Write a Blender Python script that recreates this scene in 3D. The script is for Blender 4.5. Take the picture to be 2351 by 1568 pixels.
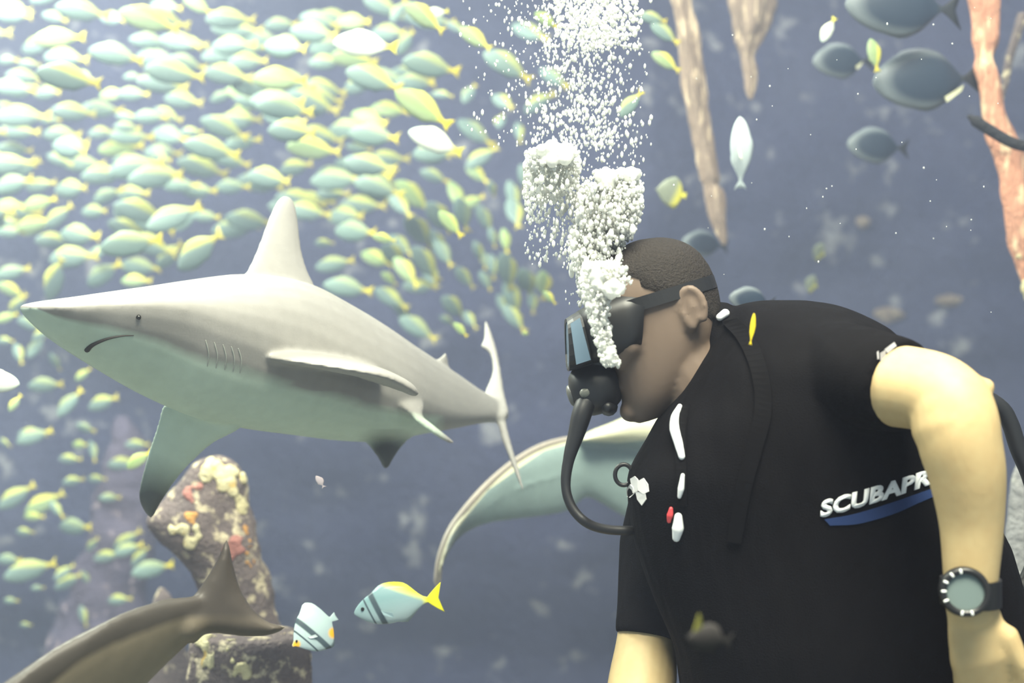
import bpy, bmesh, math, random
import numpy as np
from mathutils import Vector, Matrix, Euler
from mathutils.bvhtree import BVHTree

for o in list(bpy.data.objects):
    bpy.data.objects.remove(o, do_unlink=True)
SC = bpy.context.scene
COL = SC.collection
random.seed(7)
RNG = np.random.default_rng(11)

# ------------------------------------------------------------------ camera, world, lamps, exposure
F = 2838.0                       # focal length in pixels of the 2351 x 1568 frame
CX, CY = 1175.5, 784.0
ZC = 2.5                         # camera height above the tank floor
cam_d = bpy.data.cameras.new('camera')
cam_d.sensor_width = 36.0
cam_d.lens = F / 2351.0 * 36.0
cam_d.clip_start = 0.05
cam_d.dof.use_dof = True
cam_d.dof.focus_distance = 2.05
cam_d.dof.aperture_fstop = 2.2
cam = bpy.data.objects.new('camera', cam_d)
cam.location = (0, 0, ZC)
cam.rotation_euler = (math.radians(90), 0, 0)
COL.objects.link(cam)
SC.camera = cam

W = bpy.data.worlds.new('world')
SC.world = W
W.use_nodes = True
W.node_tree.nodes['Background'].inputs[0].default_value = (0.60, 0.74, 0.80, 1)
W.node_tree.nodes['Background'].inputs[1].default_value = 0.68

def area(name, loc, target, size, power, color):
    d = bpy.data.lights.new(name, 'AREA')
    d.shape = 'RECTANGLE'
    d.size, d.size_y = size
    d.energy = power
    d.color = color
    o = bpy.data.objects.new(name, d)
    o.location = loc
    o.rotation_euler = (Vector(target) - Vector(loc)).to_track_quat('-Z', 'Y').to_euler()
    COL.objects.link(o)
    return o
area('tank_lamp_main', (0.25, 0.25, 5.6), (0.0, 2.1, 2.4), (2.2, 1.5), 560, (1.0, 0.97, 0.78))
area('tank_lamp_school', (-2.5, 3.9, 5.3), (-1.8, 4.2, 2.5), (2.4, 1.4), 560, (0.98, 1.0, 0.84))
area('tank_lamp_back', (1.7, 4.8, 6.6), (1.3, 5.4, 2.5), (2.0, 1.6), 70, (1.0, 0.94, 0.92))

SC.view_settings.view_transform = 'Standard'
SC.view_settings.look = 'None'
SC.view_settings.exposure = 0.0
SC.view_settings.gamma = 1.0
SC.view_settings.use_curve_mapping = False
SC.cycles.volume_bounces = 0
SC.cycles.max_bounces = 3
SC.cycles.adaptive_threshold = 0.05
SC.cycles.adaptive_min_samples = 12
SC.cycles.caustics_reflective = False
SC.cycles.caustics_refractive = False

# ------------------------------------------------------------------ helpers
def S(px, py, Y):
    """a point that the camera sees at pixel (px, py), Y metres in front of it"""
    return Vector(((px - CX) / F * Y, Y, ZC - (py - CY) / F * Y))

def srgb(r, g, b):
    f = lambda c: (c / 255 / 12.92) if c / 255 <= 0.04045 else ((c / 255 + 0.055) / 1.055) ** 2.4
    return (f(r), f(g), f(b), 1.0)

class NT:
    """tiny node-tree builder"""
    def __init__(s, name):
        s.m = bpy.data.materials.new(name)
        s.m.use_nodes = True
        s.t = s.m.node_tree
        s.b = s.t.nodes['Principled BSDF']
        s.out = s.t.nodes['Material Output']
    def n(s, typ, **kw):
        o = s.t.nodes.new(typ)
        for k, v in kw.items():
            if k.startswith('_'):
                o.inputs[k[1:].replace('_', ' ')].default_value = v
            else:
                setattr(o, k, v)
        return o
    def l(s, a, b):
        s.t.links.new(a, b)
    def coord(s, which='Object'):
        return s.n('ShaderNodeTexCoord').outputs[which]
    def noise(s, scale, detail=3, rough=0.55, vec=None, which='Object'):
        o = s.n('ShaderNodeTexNoise')
        o.inputs['Scale'].default_value = scale
        o.inputs['Detail'].default_value = detail
        o.inputs['Roughness'].default_value = rough
        s.l(vec if vec is not None else s.coord(which), o.inputs['Vector'])
        return o.outputs['Fac']
    def ramp(s, fac, stops, interp='LINEAR'):
        o = s.n('ShaderNodeValToRGB')
        o.color_ramp.interpolation = interp
        e = o.color_ramp.elements
        while len(e) < len(stops):
            e.new(0.5)
        for i, (p, c) in enumerate(stops):
            e[i].position = p
            e[i].color = c if hasattr(c, '__len__') else (c, c, c, 1)
        s.l(fac, o.inputs[0])
        return o.outputs[0]
    def mix(s, fac, a, b, blend='MIX'):
        o = s.n('ShaderNodeMix', data_type='RGBA', blend_type=blend)
        for sock, v in ((o.inputs[0], fac), (o.inputs[6], a), (o.inputs[7], b)):
            if hasattr(v, 'is_linked'):
                s.l(v, sock)
            else:
                sock.default_value = v
        return o.outputs[2]
    def math(s, op, a, b=0.0, clamp=False):
        o = s.n('ShaderNodeMath', operation=op, use_clamp=clamp)
        for sock, v in ((o.inputs[0], a), (o.inputs[1], b)):
            if hasattr(v, 'is_linked'):
                s.l(v, sock)
            else:
                sock.default_value = v
        return o.outputs[0]
    def sep(s, vec):
        o = s.n('ShaderNodeSeparateXYZ')
        s.l(vec, o.inputs[0])
        return o.outputs
    def bump(s, h, strength=0.3, dist=0.01):
        o = s.n('ShaderNodeBump')
        o.inputs['Strength'].default_value = strength
        o.inputs['Distance'].default_value = dist
        s.l(h, o.inputs['Height'])
        s.l(o.outputs[0], s.b.inputs['Normal'])
    def base(s, c, rough=0.5, spec=0.5):
        sock = s.b.inputs['Base Color']
        if hasattr(c, 'is_linked'):
            s.l(c, sock)
        else:
            sock.default_value = c
        s.b.inputs['Roughness'].default_value = rough
        s.b.inputs['Specular IOR Level'].default_value = spec
        return s.m

def flat(name, c, rough=0.5, spec=0.5):
    return NT(name).base(c, rough, spec)

def props(o, label=None, cat=None, group=None, kind=None):
    if label: o['label'] = label
    if cat: o['category'] = cat
    if group: o['group'] = group
    if kind: o['kind'] = kind
    return o

def link(name, me, mat=None, parent=None):
    o = bpy.data.objects.new(name, me)
    if mat is not None and me is not None and not me.materials:
        me.materials.append(mat)
    COL.objects.link(o)
    if parent is not None:
        o.parent = parent
        o.matrix_parent_inverse = parent.matrix_world.inverted() if parent.type != 'EMPTY' else Matrix.Translation(-Vector(parent.location))
    return o

def empty(name, loc):
    o = bpy.data.objects.new(name, None)
    o.location = loc
    o.empty_display_size = 0.05
    COL.objects.link(o)
    return o

def mesh(name, vf, smooth=True):
    v, f = vf
    me = bpy.data.meshes.new(name)
    me.from_pydata([tuple(p) for p in v], [], f)
    bm = bmesh.new()
    bm.from_mesh(me)
    bmesh.ops.recalc_face_normals(bm, faces=bm.faces)
    bm.to_mesh(me)
    bm.free()
    if smooth:
        me.polygons.foreach_set('use_smooth', [True] * len(me.polygons))
    me.update()
    return me

def join(*vfs):
    V, Fc = [], []
    for v, f in vfs:
        k = len(V)
        V += [tuple(p) for p in v]
        Fc += [tuple(i + k for i in q) for q in f]
    return V, Fc

def loft(rings, close=True):
    n = len(rings[0])
    V = [tuple(p) for r in rings for p in r]
    Fc = []
    for i in range(len(rings) - 1):
        for j in range(n):
            a, b = i * n + j, i * n + (j + 1) % n
            Fc.append((a, b, b + n, a + n))
    if close:
        Fc.append(tuple(range(n))[::-1])
        k = (len(rings) - 1) * n
        Fc.append(tuple(range(k, k + n)))
    return V, Fc

def tube(pts, rad, n=14, round_ends=True, flat_axis=None, flat_k=1.0):
    """tapered limb through pts with radii rad (metres); flat_axis squeezes the section along one direction"""
    pts = [Vector(p) for p in pts]
    rad = list(rad)
    if round_ends:
        d0 = (pts[0] - pts[1]).normalized(); d1 = (pts[-1] - pts[-2]).normalized()
        a = [(pts[0] + d0 * rad[0] * s, rad[0] * c) for s, c in ((0.97, 0.24), (0.78, 0.62), (0.42, 0.9))]
        b = [(pts[-1] + d1 * rad[-1] * s, rad[-1] * c) for s, c in ((0.42, 0.9), (0.78, 0.62), (0.97, 0.24))]
        pts = [p for p, _ in a] + pts + [p for p, _ in b]
        rad = [r for _, r in a] + rad + [r for _, r in b]
    rings = []
    up = None
    for i, p in enumerate(pts):
        t = (pts[min(i + 1, len(pts) - 1)] - pts[max(i - 1, 0)]).normalized()
        if up is None:
            up = Vector(flat_axis) if flat_axis else (Vector((0, 0, 1)) if abs(t.z) < 0.9 else Vector((0, 1, 0)))
        e1 = (up - t * up.dot(t)).normalized()
        e2 = t.cross(e1)
        up = e1
        rings.append([p + (e1 * math.cos(2 * math.pi * k / n) * flat_k + e2 * math.sin(2 * math.pi * k / n)) * rad[i] for k in range(n)])
    return loft(rings)

def spline(pts, m=8):
    """Catmull-Rom through points of any dimension"""
    P = np.array([list(p) for p in pts], float)
    P = np.vstack([2 * P[0] - P[1], P, 2 * P[-1] - P[-2]])
    out = []
    for i in range(1, len(P) - 2):
        for k in range(m):
            t = k / m
            out.append(0.5 * (2 * P[i] + (P[i + 1] - P[i - 1]) * t + (2 * P[i - 1] - 5 * P[i] + 4 * P[i + 1] - P[i + 2]) * t * t
                              + (3 * P[i] - P[i - 1] - 3 * P[i + 1] + P[i + 2]) * t ** 3))
    out.append(P[-2])
    return np.array(out)

def blob(name, vf, voxel, smooth=6, factor=0.5, extra=None):
    """union of closed shells as ONE continuous skin"""
    tmp = mesh('tmp_' + name, vf)
    o = bpy.data.objects.new('tmp', tmp)
    COL.objects.link(o)
    r = o.modifiers.new('r', 'REMESH'); r.mode = 'VOXEL'; r.voxel_size = voxel; r.use_smooth_shade = True
    s = o.modifiers.new('s', 'SMOOTH'); s.iterations = smooth; s.factor = factor
    dg = bpy.context.evaluated_depsgraph_get()
    me = bpy.data.meshes.new_from_object(o.evaluated_get(dg))
    me.name = name
    bpy.data.objects.remove(o, do_unlink=True)
    bpy.data.meshes.remove(tmp)
    me.materials.clear()
    me.polygons.foreach_set('use_smooth', [True] * len(me.polygons))
    return me

def bvh_of(me):
    return BVHTree.FromPolygons([v.co for v in me.vertices], [tuple(p.vertices) for p in me.polygons])

def on(bvh, px, py, lift=0.0, fallback=2.0):
    """the point of a surface in sight at pixel (px, py), lifted along its normal"""
    o = Vector((0, 0, ZC))
    d = (S(px, py, 1.0) - o).normalized()
    h = bvh.ray_cast(o, d)
    if h[0] is None:
        return S(px, py, fallback), Vector((0, -1, 0))
    nrm = h[1] if h[1].dot(d) < 0 else -h[1]
    return h[0] + nrm * lift, nrm

def pillow(outline, spine, T, Yf, steps=(0.0, 0.06, 0.2, 0.42, 0.7, 1.0), asym=1.0, m=5):
    """a cushioned solid: a pixel outline with its own depth Yf(px, py), thickness T swelling towards a medial line"""
    O = spline(list(outline) + [outline[0]], m)[:-1]
    sp = np.array(spine, float)
    def near(p):
        best, bd = None, 1e18
        for a, b in zip(sp[:-1], sp[1:]):
            t = np.clip(np.dot(p - a, b - a) / max(np.dot(b - a, b - a), 1e-9), 0, 1)
            q = a + (b - a) * t
            d = np.sum((p - q) ** 2)
            if d < bd: bd, best = d, q
        return best
    M = np.array([near(p) for p in O])
    n = len(O)
    V, Fc, top, bot = [], [], [], []
    for t in steps:
        h = T * math.sqrt(max(0.0, 1 - (1 - t) ** 2))
        P = O + (M - O) * min(t, 0.985)
        ra = []
        for p in P:
            ra.append(len(V)); V.append(S(p[0], p[1], Yf(*p) - h))
        top.append(ra)
        if t == 0.0:
            bot.append(ra)
        else:
            rb = []
            for p in P:
                rb.append(len(V)); V.append(S(p[0], p[1], Yf(*p) + h * asym))
            bot.append(rb)
    for rows in (top, bot):
        for a, b in zip(rows[:-1], rows[1:]):
            for j in range(n):
                k = (j + 1) % n
                Fc.append((a[j], a[k], b[k], b[j]))
        Fc.append(tuple(rows[-1]))
    return V, Fc

def nz(p, s, seed=0.0):
    """cheap smooth value noise from sines"""
    x, y, z = p[0] * s + seed, p[1] * s + seed * 1.7, p[2] * s - seed
    return (math.sin(x * 1.7 + 1.3 * math.sin(y * 1.1)) + math.sin(y * 2.1 + 1.1 * math.sin(z * 1.3)) + math.sin(z * 1.9 + 1.2 * math.sin(x * 0.9))
            + 0.5 * math.sin(x * 4.3 + y * 3.1) + 0.5 * math.sin(y * 4.9 - z * 3.7)) / 4.0
# ------------------------------------------------------------------ the tank: water, floor, walls
def rock_mat(name, a, b, c, scale=2.0, patches=0.62, rough=0.95, stretch=1.0):
    k = NT(name)
    mp_ = k.n('ShaderNodeMapping'); mp_.inputs['Scale'].default_value = (1, 1, stretch)
    k.l(k.coord('Object'), mp_.inputs[0]); mv = mp_.outputs[0]
    n1 = k.noise(scale, 5, 0.6, mv)
    n2 = k.noise(scale * 2.3, 3, 0.6, mv)
    n3 = k.noise(scale * 9, 3, 0.6, mv)
    col = k.mix(n1, a, b)
    col = k.mix(k.ramp(n2, [(patches, 0.0), (patches + 0.1, 1.0)]), col, c)
    col = k.mix(k.math('MULTIPLY', n3, 0.5), col, srgb(60, 55, 60), 'MULTIPLY')
    k.bump(n3, 0.6, 0.03)
    return k.base(col, rough, 0.2)

m_wall = rock_mat('tank_rock', srgb(40, 44, 80), srgb(86, 86, 110), srgb(150, 146, 152), 2.0, 0.60)
m_side = rock_mat('side_rock', srgb(64, 72, 100), srgb(92, 98, 124), srgb(110, 112, 122), 1.0, 0.68)
m_sand = rock_mat('sand', srgb(150, 150, 140), srgb(176, 172, 156), srgb(190, 184, 166), 3.0, 0.6)

def rock_sheet(p0, ux, uz, nx, nzz, fdisp):
    V, Fc = [], []
    nrm = Vector(ux).cross(Vector(uz)).normalized()
    for j in range(nzz + 1):
        for i in range(nx + 1):
            p = Vector(p0) + Vector(ux) * (i / nx) + Vector(uz) * (j / nzz)
            V.append(p + nrm * fdisp(p))
    for j in range(nzz):
        for i in range(nx):
            a = j * (nx + 1) + i
            Fc.append((a, a + 1, a + nx + 2, a + nx + 1))
    return V, Fc

def wall_disp(p):
    d = 0.30 * nz(p, 0.9, 2.0) + 0.14 * nz(p, 2.3, 5.0) + 0.06 * nz(p, 6.0, 1.0) + 0.025 * nz(p, 15.0, 3.0)
    d += 0.35 * max(0.0, math.sin(p[0] * 2.1 + 0.4 + 0.25 * math.sin(p[2] * 1.3))) ** 2     # vertical buttresses
    return d
wb = link('wall_back', mesh('wall_back', rock_sheet((-7, 7.3, -0.1), (14, 0, 0), (0, 0, 6.3), 130, 60, wall_disp)), m_wall)
props(wb, 'dark blue-grey rock wall behind the fish and the diver', kind='structure')
wl = link('wall_left', mesh('wall_left', rock_sheet((-6.2, 0.95, -0.1), (0, 6.6, 0), (0, 0, 6.3), 50, 44, lambda p: 0.5 * wall_disp((p[1], p[0], p[2])) - 0.2)), m_side)
props(wl, 'blue-grey rock side wall of the tank', kind='structure')
wr = link('wall_right', mesh('wall_right', rock_sheet((6.2, 7.55, -0.1), (0, -6.6, 0), (0, 0, 6.3), 50, 44, lambda p: 0.5 * wall_disp((p[1], p[0], p[2])) - 0.2)), m_side)
props(wr, 'blue-grey rock side wall of the tank', kind='structure')
fl = link('floor', mesh('floor', rock_sheet((-6.3, 0.9, 0), (12.6, 0, 0), (0, 6.7, 0), 60, 40, lambda p: 0.03 * nz(p, 2.0, 4.0))), m_sand)
props(fl, 'pale sand bed of the tank', kind='structure')

def water_box():
    k = NT('hazy_water')
    k.t.nodes.remove(k.b)
    v = k.n('ShaderNodeVolumeScatter')
    v.inputs['Color'].default_value = (0.66, 0.73, 1.0, 1)
    v.inputs['Density'].default_value = 0.045
    v.inputs['Anisotropy'].default_value = 0.15
    ab = k.n('ShaderNodeVolumeAbsorption')
    ab.inputs['Color'].default_value = (0.35, 0.72, 1.0, 1)
    ab.inputs['Density'].default_value = 0.03
    ad = k.n('ShaderNodeAddShader')
    k.l(v.outputs[0], ad.inputs[0]); k.l(ab.outputs[0], ad.inputs[1])
    k.l(ad.outputs[0], k.out.inputs['Volume'])
    bm = bmesh.new()
    bmesh.ops.create_cube(bm, size=1.0)
    for q in bm.verts:
        q.co = Vector((q.co.x * 13.2, 1.45 + (q.co.y + 0.5) * 6.8, -0.15 + (q.co.z + 0.5) * 5.6))
    me = bpy.data.meshes.new('water')
    bm.to_mesh(me); bm.free()
    o = link('water', me, k.m)
    props(o, 'milky blue water filling the whole tank', 'water', kind='stuff')
water_box()

# ------------------------------------------------------------------ rocks and hanging roots
def column(name, rows, Y, mat, label, cat, group=None, depth=0.75, amp=0.10, seed=0.0, n=30, m=7, tilt=0.0, groove=0.0):
    """a rock or root standing free: rows of (py, left px, right px); section is an ellipse with lumps"""
    R = spline(rows, m)
    rings = []
    for i, (py, l, r) in enumerate(R):
        Yc = Y + tilt * (py - R[0][0]) / 1000.0
        c = S((l + r) / 2, py, Yc)
        rx = max((r - l) / 2 * Yc / F, 0.002)
        ring = []
        for k in range(n):
            a = 2 * math.pi * k / n
            p = Vector((c.x + rx * math.cos(a), c.y + rx * depth * math.sin(a), c.z))
            q = 1 + amp * nz(p, 9.0, seed) + amp * 0.7 * nz(p, 22.0, seed + 3) + amp * 0.4 * nz(p, 50.0, seed + 5)
            q *= 1 + groove * math.cos(4 * a + 2.0 * math.sin(c.z * 3.0 + seed))
            ring.append(Vector((c.x + (p.x - c.x) * q, c.y + (p.y - c.y) * q, c.z + 0.03 * amp * 10 * rx * nz(p, 14.0, seed + 8))))
        rings.append(ring)
    o = link(name, mesh(name, loft(rings)), mat)
    props(o, label, cat, group)
    return o

m_coral = rock_mat('coral_rock', srgb(92, 84, 88), srgb(146, 130, 124), srgb(224, 208, 176), 12.0, 0.54)
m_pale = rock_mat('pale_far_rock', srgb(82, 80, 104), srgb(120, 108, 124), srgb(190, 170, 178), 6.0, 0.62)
m_root = rock_mat('weathered_root', srgb(104, 92, 86), srgb(196, 170, 150), srgb(236, 210, 180), 26.0, 0.55, stretch=0.16)
m_root2 = rock_mat('orange_root', srgb(186, 124, 100), srgb(232, 176, 146), srgb(246, 214, 176), 13.0, 0.56, stretch=0.25)
m_cream = rock_mat('cream_coral', srgb(222, 206, 150), srgb(250, 240, 200), srgb(244, 206, 120), 14.0, 0.6)
m_orange = rock_mat('orange_coral', srgb(214, 150, 84), srgb(236, 184, 110), srgb(250, 220, 150), 14.0, 0.6)
m_pink = rock_mat('pink_coral', srgb(178, 120, 112), srgb(200, 140, 128), srgb(220, 170, 150), 14.0, 0.6)

def crust(parent, bvh, spots, mat, name='coral_crust', seed=0.0):
    """coral growing on a rock in rough low colonies, one part for each colony"""
    cr = random.Random(int(seed * 10) + 1)
    for i, (px, py, rx, rz) in enumerate(spots):
        shells = []
        for q_ in range(9):
            a, rad = cr.uniform(0, 6.28), cr.random() ** 0.6
            x, y = px + math.cos(a) * rad * rx, py + math.sin(a) * rad * rz
            p, nr = on(bvh, x, y, 0.0, 0.0)
            if p.y < 0.5: continue
            sz = cr.uniform(0.28, 0.55) * min(rx, rz) * p.y / F * 1.25
            bm = bmesh.new()
            bmesh.ops.create_icosphere(bm, subdivisions=2, radius=1.0)
            V = []
            for v in bm.verts:
                q = 1 + 0.34 * nz(v.co, 2.4, seed + i + q_) + 0.2 * nz(v.co, 5.0, seed + q_ * 2)
                d = Vector((v.co.x, v.co.y, v.co.z)) * q * sz
                d -= nr * d.dot(nr) * 0.45
                V.append(p + d)
            shells.append((V, [tuple(w.index for w in f.verts) for f in bm.faces]))
            bm.free()
        if not shells: continue
        link(name, blob(name, join(*shells), 0.006, 2, 0.5), mat, parent)

sp = column('coral_rock', [(1046, 488, 512), (1056, 455, 535), (1080, 432, 556), (1120, 405, 570), (1180, 352, 577), (1225, 362, 586), (1270, 410, 598), (1320, 446, 612), (1370, 466, 626), (1430, 478, 645),
                           (1520, 470, 680), (1800, 330, 720), (2700, 250, 800)], 3.15, m_coral, 'pointed coral-crusted rock spire below the shark', 'rock', amp=0.15, seed=1.0)
sb = bvh_of(sp.data)
crust(sp, sb, [(498, 1075, 34, 30), (530, 1100, 28, 34), (548, 1150, 22, 36), (470, 1095, 22, 16), (425, 1225, 34, 26), (555, 1175, 16, 22)], m_cream, seed=1)
crust(sp, sb, [(440, 1190, 16, 22), (565, 1225, 13, 26), (572, 1280, 11, 34)], m_orange, seed=4)
crust(sp, sb, [(440, 1125, 18, 30), (540, 1260, 24, 26)], m_pink, seed=8)
sp2 = column('coral_rock', [(1449, 500, 640), (1453, 455, 680), (1462, 442, 700), (1500, 436, 712), (1568, 428, 724), (1800, 400, 760), (2900, 330, 860)], 2.75, m_coral,
             'flat-topped coral rock under the small banded fish', 'rock', amp=0.11, seed=6.0)
sb = bvh_of(sp2.data)
crust(sp2, sb, [(470, 1472, 26, 24), (520, 1458, 40, 12), (590, 1455, 44, 9), (640, 1454, 34, 10), (530, 1500, 14, 32), (560, 1545, 24, 20), (480, 1520, 16, 26)], m_cream, seed=11)
column('pointed_rock', [(1350, 366, 376), (1372, 356, 392), (1410, 346, 402), (1470, 330, 420), (1700, 300, 470), (2500, 240, 560)], 3.6, m_coral, 'small pointed rock above the dark fish tail', 'rock', amp=0.10, seed=9.0)
column('distant_rock', [(955, 268, 292), (1000, 248, 330), (1060, 244, 352), (1150, 220, 366), (1260, 200, 360), (1400, 150, 350), (1600, 90, 380), (2100, 20, 460)], 5.4, m_pale,
       'pale mauve rock fading into haze behind the small fish', 'rock', amp=0.30, seed=13.0)
column('distant_rock', [(1380, 140, 152), (1440, 122, 170), (1500, 104, 190), (1700, 60, 240), (2000, 0, 300)], 5.9, m_pale,
       'faint slim rock beside the grey back of the cut-off fish', 'rock', amp=0.26, seed=17.0)

column('hanging_root', [(-330, 1480, 1540), (-150, 1515, 1560), (0, 1543, 1584), (70, 1556, 1602), (130, 1562, 1610), (200, 1570, 1618), (300, 1590, 1632), (400, 1606, 1652), (424, 1614, 1650),
                        (445, 1618, 1664), (500, 1630, 1666), (545, 1648, 1670), (562, 1658, 1668)], 4.0, m_root, 'long slender pale root hanging down between bubbles and white fish', 'root', amp=0.16, seed=3.0, n=24, m=8, groove=0.22)
column('hanging_root', [(-330, 1650, 1790), (-100, 1670, 1780), (0, 1682, 1776), (50, 1686, 1768), (90, 1690, 1748), (130, 1700, 1732), (170, 1708, 1738), (205, 1712, 1734), (228, 1720, 1728)], 4.3, m_root,
       'short knotted pinkish root tapering to a point', 'root', amp=0.20, seed=5.0, n=24, m=8, groove=0.2)
column('orange_root', [(-300, 2180, 2276), (-100, 2204, 2290), (0, 2218, 2298), (40, 2226, 2296), (90, 2228, 2296), (130, 2236, 2282), (160, 2232, 2290), (200, 2248, 2298), (260, 2256, 2306), (310, 2266, 2330), (340, 2276, 2352), (400, 2296, 2362),
                       (470, 2306, 2372), (560, 2322, 2392), (640, 2346, 2420), (800, 2380, 2460), (1400, 2440, 2560), (2400, 2480, 2680)], 3.3, m_root2, 'thick orange-brown trunk leaning along the edge of the view', 'root', amp=0.13, seed=7.0, n=28, m=7, groove=0.12)
column('dark_branch', [(30, 2336, 2366), (80, 2322, 2346), (140, 2306, 2326), (190, 2300, 2316), (230, 2292, 2304)], 3.75, m_coral, 'thin dark branch joining the thick orange trunk', 'branch', amp=0.10, seed=9.5, n=16)
# pale coral heads growing on the far wall
wbv = bvh_of(wb.data)
for i, (px, py, rx, rz, lab) in enumerate([(1980, 510, 17, 15, 'round pale coral head on the dark wall below the blue fish'), (2180, 690, 30, 14, 'pale coral knob on the wall above the bent elbow'),
                                           (2040, 722, 34, 18, 'pale coral hump on the wall just above the black sleeve')]):
    p, nr = on(wbv, px, py, 0.0, 6.5)
    bm = bmesh.new()
    bmesh.ops.create_icosphere(bm, subdivisions=3, radius=1.0)
    for v in bm.verts:
        q = 1 + 0.3 * nz(v.co, 2.2, i * 3.0) + 0.14 * nz(v.co, 5.5, i)
        v.co = Vector((v.co.x * rx, v.co.y * min(rx, rz), v.co.z * rz)) * (p.y / F) * q
    bm_me = bpy.data.meshes.new('coral_mound')
    bm.to_mesh(bm_me); bm.free()
    bm_me.polygons.foreach_set('use_smooth', [True] * len(bm_me.polygons))
    o = link('coral_mound', bm_me, m_root)
    o.location = p
    props(o, lab, 'coral')
column('grey_rock', [(1060, 2335, 2352), (1100, 2322, 2380), (1160, 2316, 2400), (1250, 2308, 2420), (1400, 2300, 2440), (1800, 2280, 2470), (2600, 2240, 2520)], 3.0, rock_mat('grey_rock', srgb(120, 120, 124), srgb(160, 158, 156), srgb(190, 188, 182), 6.0, 0.6),
       'upright grey rock showing between forearm and picture edge', 'rock', amp=0.08, seed=21.0)
tb = bpy.data.objects['orange_root']
crust(tb, bvh_of(tb.data), [(2345, 668, 24, 22), (2335, 590, 14, 10)], m_cream, seed=23)

link('dark_twig', mesh('dark_twig', tube([S(x, y, 3.05) for x, y in spline([(2226, 268), (2252, 286), (2284, 306), (2312, 322), (2345, 334), (2400, 338)], 4)], [.006, .009] + [.014] * 18 + [.010], 10)), rock_mat('dark_wood', srgb(44, 46, 50), srgb(62, 62, 66), srgb(80, 80, 80), 9.0, 0.7))
props(bpy.data.objects['dark_twig'], 'dark crooked twig across the orange trunk below the large blue fish', 'twig')
# ------------------------------------------------------------------ the shark
def shark_skin(name, top, bot, fin_dark):
    """countershaded hide: grey back, pale belly, dusky fin tips (vertex attributes 'back' and 'tip' are painted on the animal)"""
    k = NT(name)
    a = k.n('ShaderNodeAttribute', attribute_name='back').outputs['Fac']
    t = k.n('ShaderNodeAttribute', attribute_name='tip').outputs['Fac']
    n1 = k.noise(9, 4)
    f = k.math('ADD', a, k.math('MULTIPLY', k.math('SUBTRACT', n1, 0.5), 0.35))
    col = k.mix(k.ramp(f, [(0.35, 0.0), (0.65, 1.0)]), bot, top)
    col = k.mix(k.math('MULTIPLY', t, 1.0, True), col, fin_dark)
    col = k.mix(k.math('MULTIPLY', k.noise(40, 3), 0.25), col, srgb(120, 120, 115), 'MULTIPLY')
    k.bump(k.noise(260, 2), 0.08, 0.002)
    return k.base(col, 0.5, 0.35)

# x px, top, widest line, bottom, half width m, distance
ST = [(82, 702, 706, 712, .012, 1.86), (100, 697, 705, 735, .04, 1.875), (125, 692, 704, 772, .062, 1.90), (180, 683, 703, 818, .088, 1.95), (260, 671, 706, 868, .112, 2.01), (350, 657, 722, 918, .128, 2.08),
      (450, 641, 755, 960, .137, 2.15), (560, 629, 798, 984, .142, 2.24), (680, 645, 840, 1000, .14, 2.34), (780, 690, 872, 1012, .132, 2.43), (870, 742, 908, 1014, .116, 2.52),
      (940, 788, 932, 1000, .09, 2.59), (1000, 826, 944, 990, .066, 2.65), (1055, 862, 950, 980, .048, 2.71), (1100, 893, 950, 972, .034, 2.76), (1140, 915, 950, 970, .022, 2.81), (1160, 928, 950, 966, .012, 2.835)]
def shark_Y(px):
    return float(np.interp(px, [s[0] for s in ST], [s[5] for s in ST]))
R = spline(ST, 4)
rings = []
for i, (px, t, c, b, w, Y) in enumerate(R):
    P = S(px, c, Y)
    q0, q1 = R[max(i - 1, 0)], R[min(i + 1, len(R) - 1)]
    d = S(q1[0], q1[2], q1[5]) - S(q0[0], q0[2], q0[5]); d.z = 0; d.normalize()
    nn = Vector((d.y, -d.x, 0))                       # towards the camera side
    zt, zb = (c - t) / F * Y, (b - c) / F * Y
    ring = []
    for k in range(28):
        a = 2 * math.pi * k / 28
        ca, sa = math.cos(a), math.sin(a)
        lo = float(np.interp(px, [80, 350, 620, 900], [1.35, 1.30, 1.1, 1.0]))
        hi = float(np.interp(px, [80, 600, 800, 1160], [0.85, 0.85, 1.2, 1.2]))
        e = hi if sa > 0 else lo
        x = math.copysign(abs(ca) ** e, ca) * w
        z = math.copysign(abs(sa) ** (hi if sa > 0 else lo * 0.95), sa) * (zt if sa > 0 else zb)
        ring.append(P + nn * x + Vector((0, 0, z)))
    rings.append(ring)
body = loft(rings)

def plane_fin(outline, spine, T, off=0.0):
    return pillow(outline, spine, T, lambda x, y: shark_Y(x) + off + max(0, 690 - y) * 0.0005, steps=(0.0, 0.1, 0.35, 0.7, 1.0))
dorsal = plane_fin([(545, 640), (565, 622), (590, 570), (615, 505), (636, 462), (655, 449), (674, 462), (684, 505), (692, 570), (706, 620), (728, 668), (720, 720), (640, 720), (570, 700)],
                   [(655, 480), (645, 600), (640, 690)], .022, 0.0)
dors2 = plane_fin([(985, 830), (1008, 822), (1024, 808), (1028, 822), (1032, 842), (1050, 868), (1010, 870)], [(1018, 830), (1015, 855)], .010)
caud_u = pillow([(1110, 905), (1126, 868), (1131, 845), (1124, 812), (1104, 796), (1110, 780), (1112, 755), (1113, 733), (1124, 752), (1140, 800), (1150, 850), (1158, 900), (1168, 950), (1140, 960)],
                [(1120, 765), (1138, 830), (1146, 900), (1145, 940)], .013, lambda x, y: 2.79 + (940 - y) * 0.0009)
caud_l = pillow([(1135, 930), (1165, 935), (1162, 965), (1175, 1020), (1192, 1080), (1204, 1134), (1192, 1110), (1172, 1060), (1152, 1010), (1144, 980), (1130, 955)],
                [(1150, 950), (1160, 1000), (1196, 1105)], .011, lambda x, y: 2.80 - (y - 940) * 0.0008)
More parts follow.
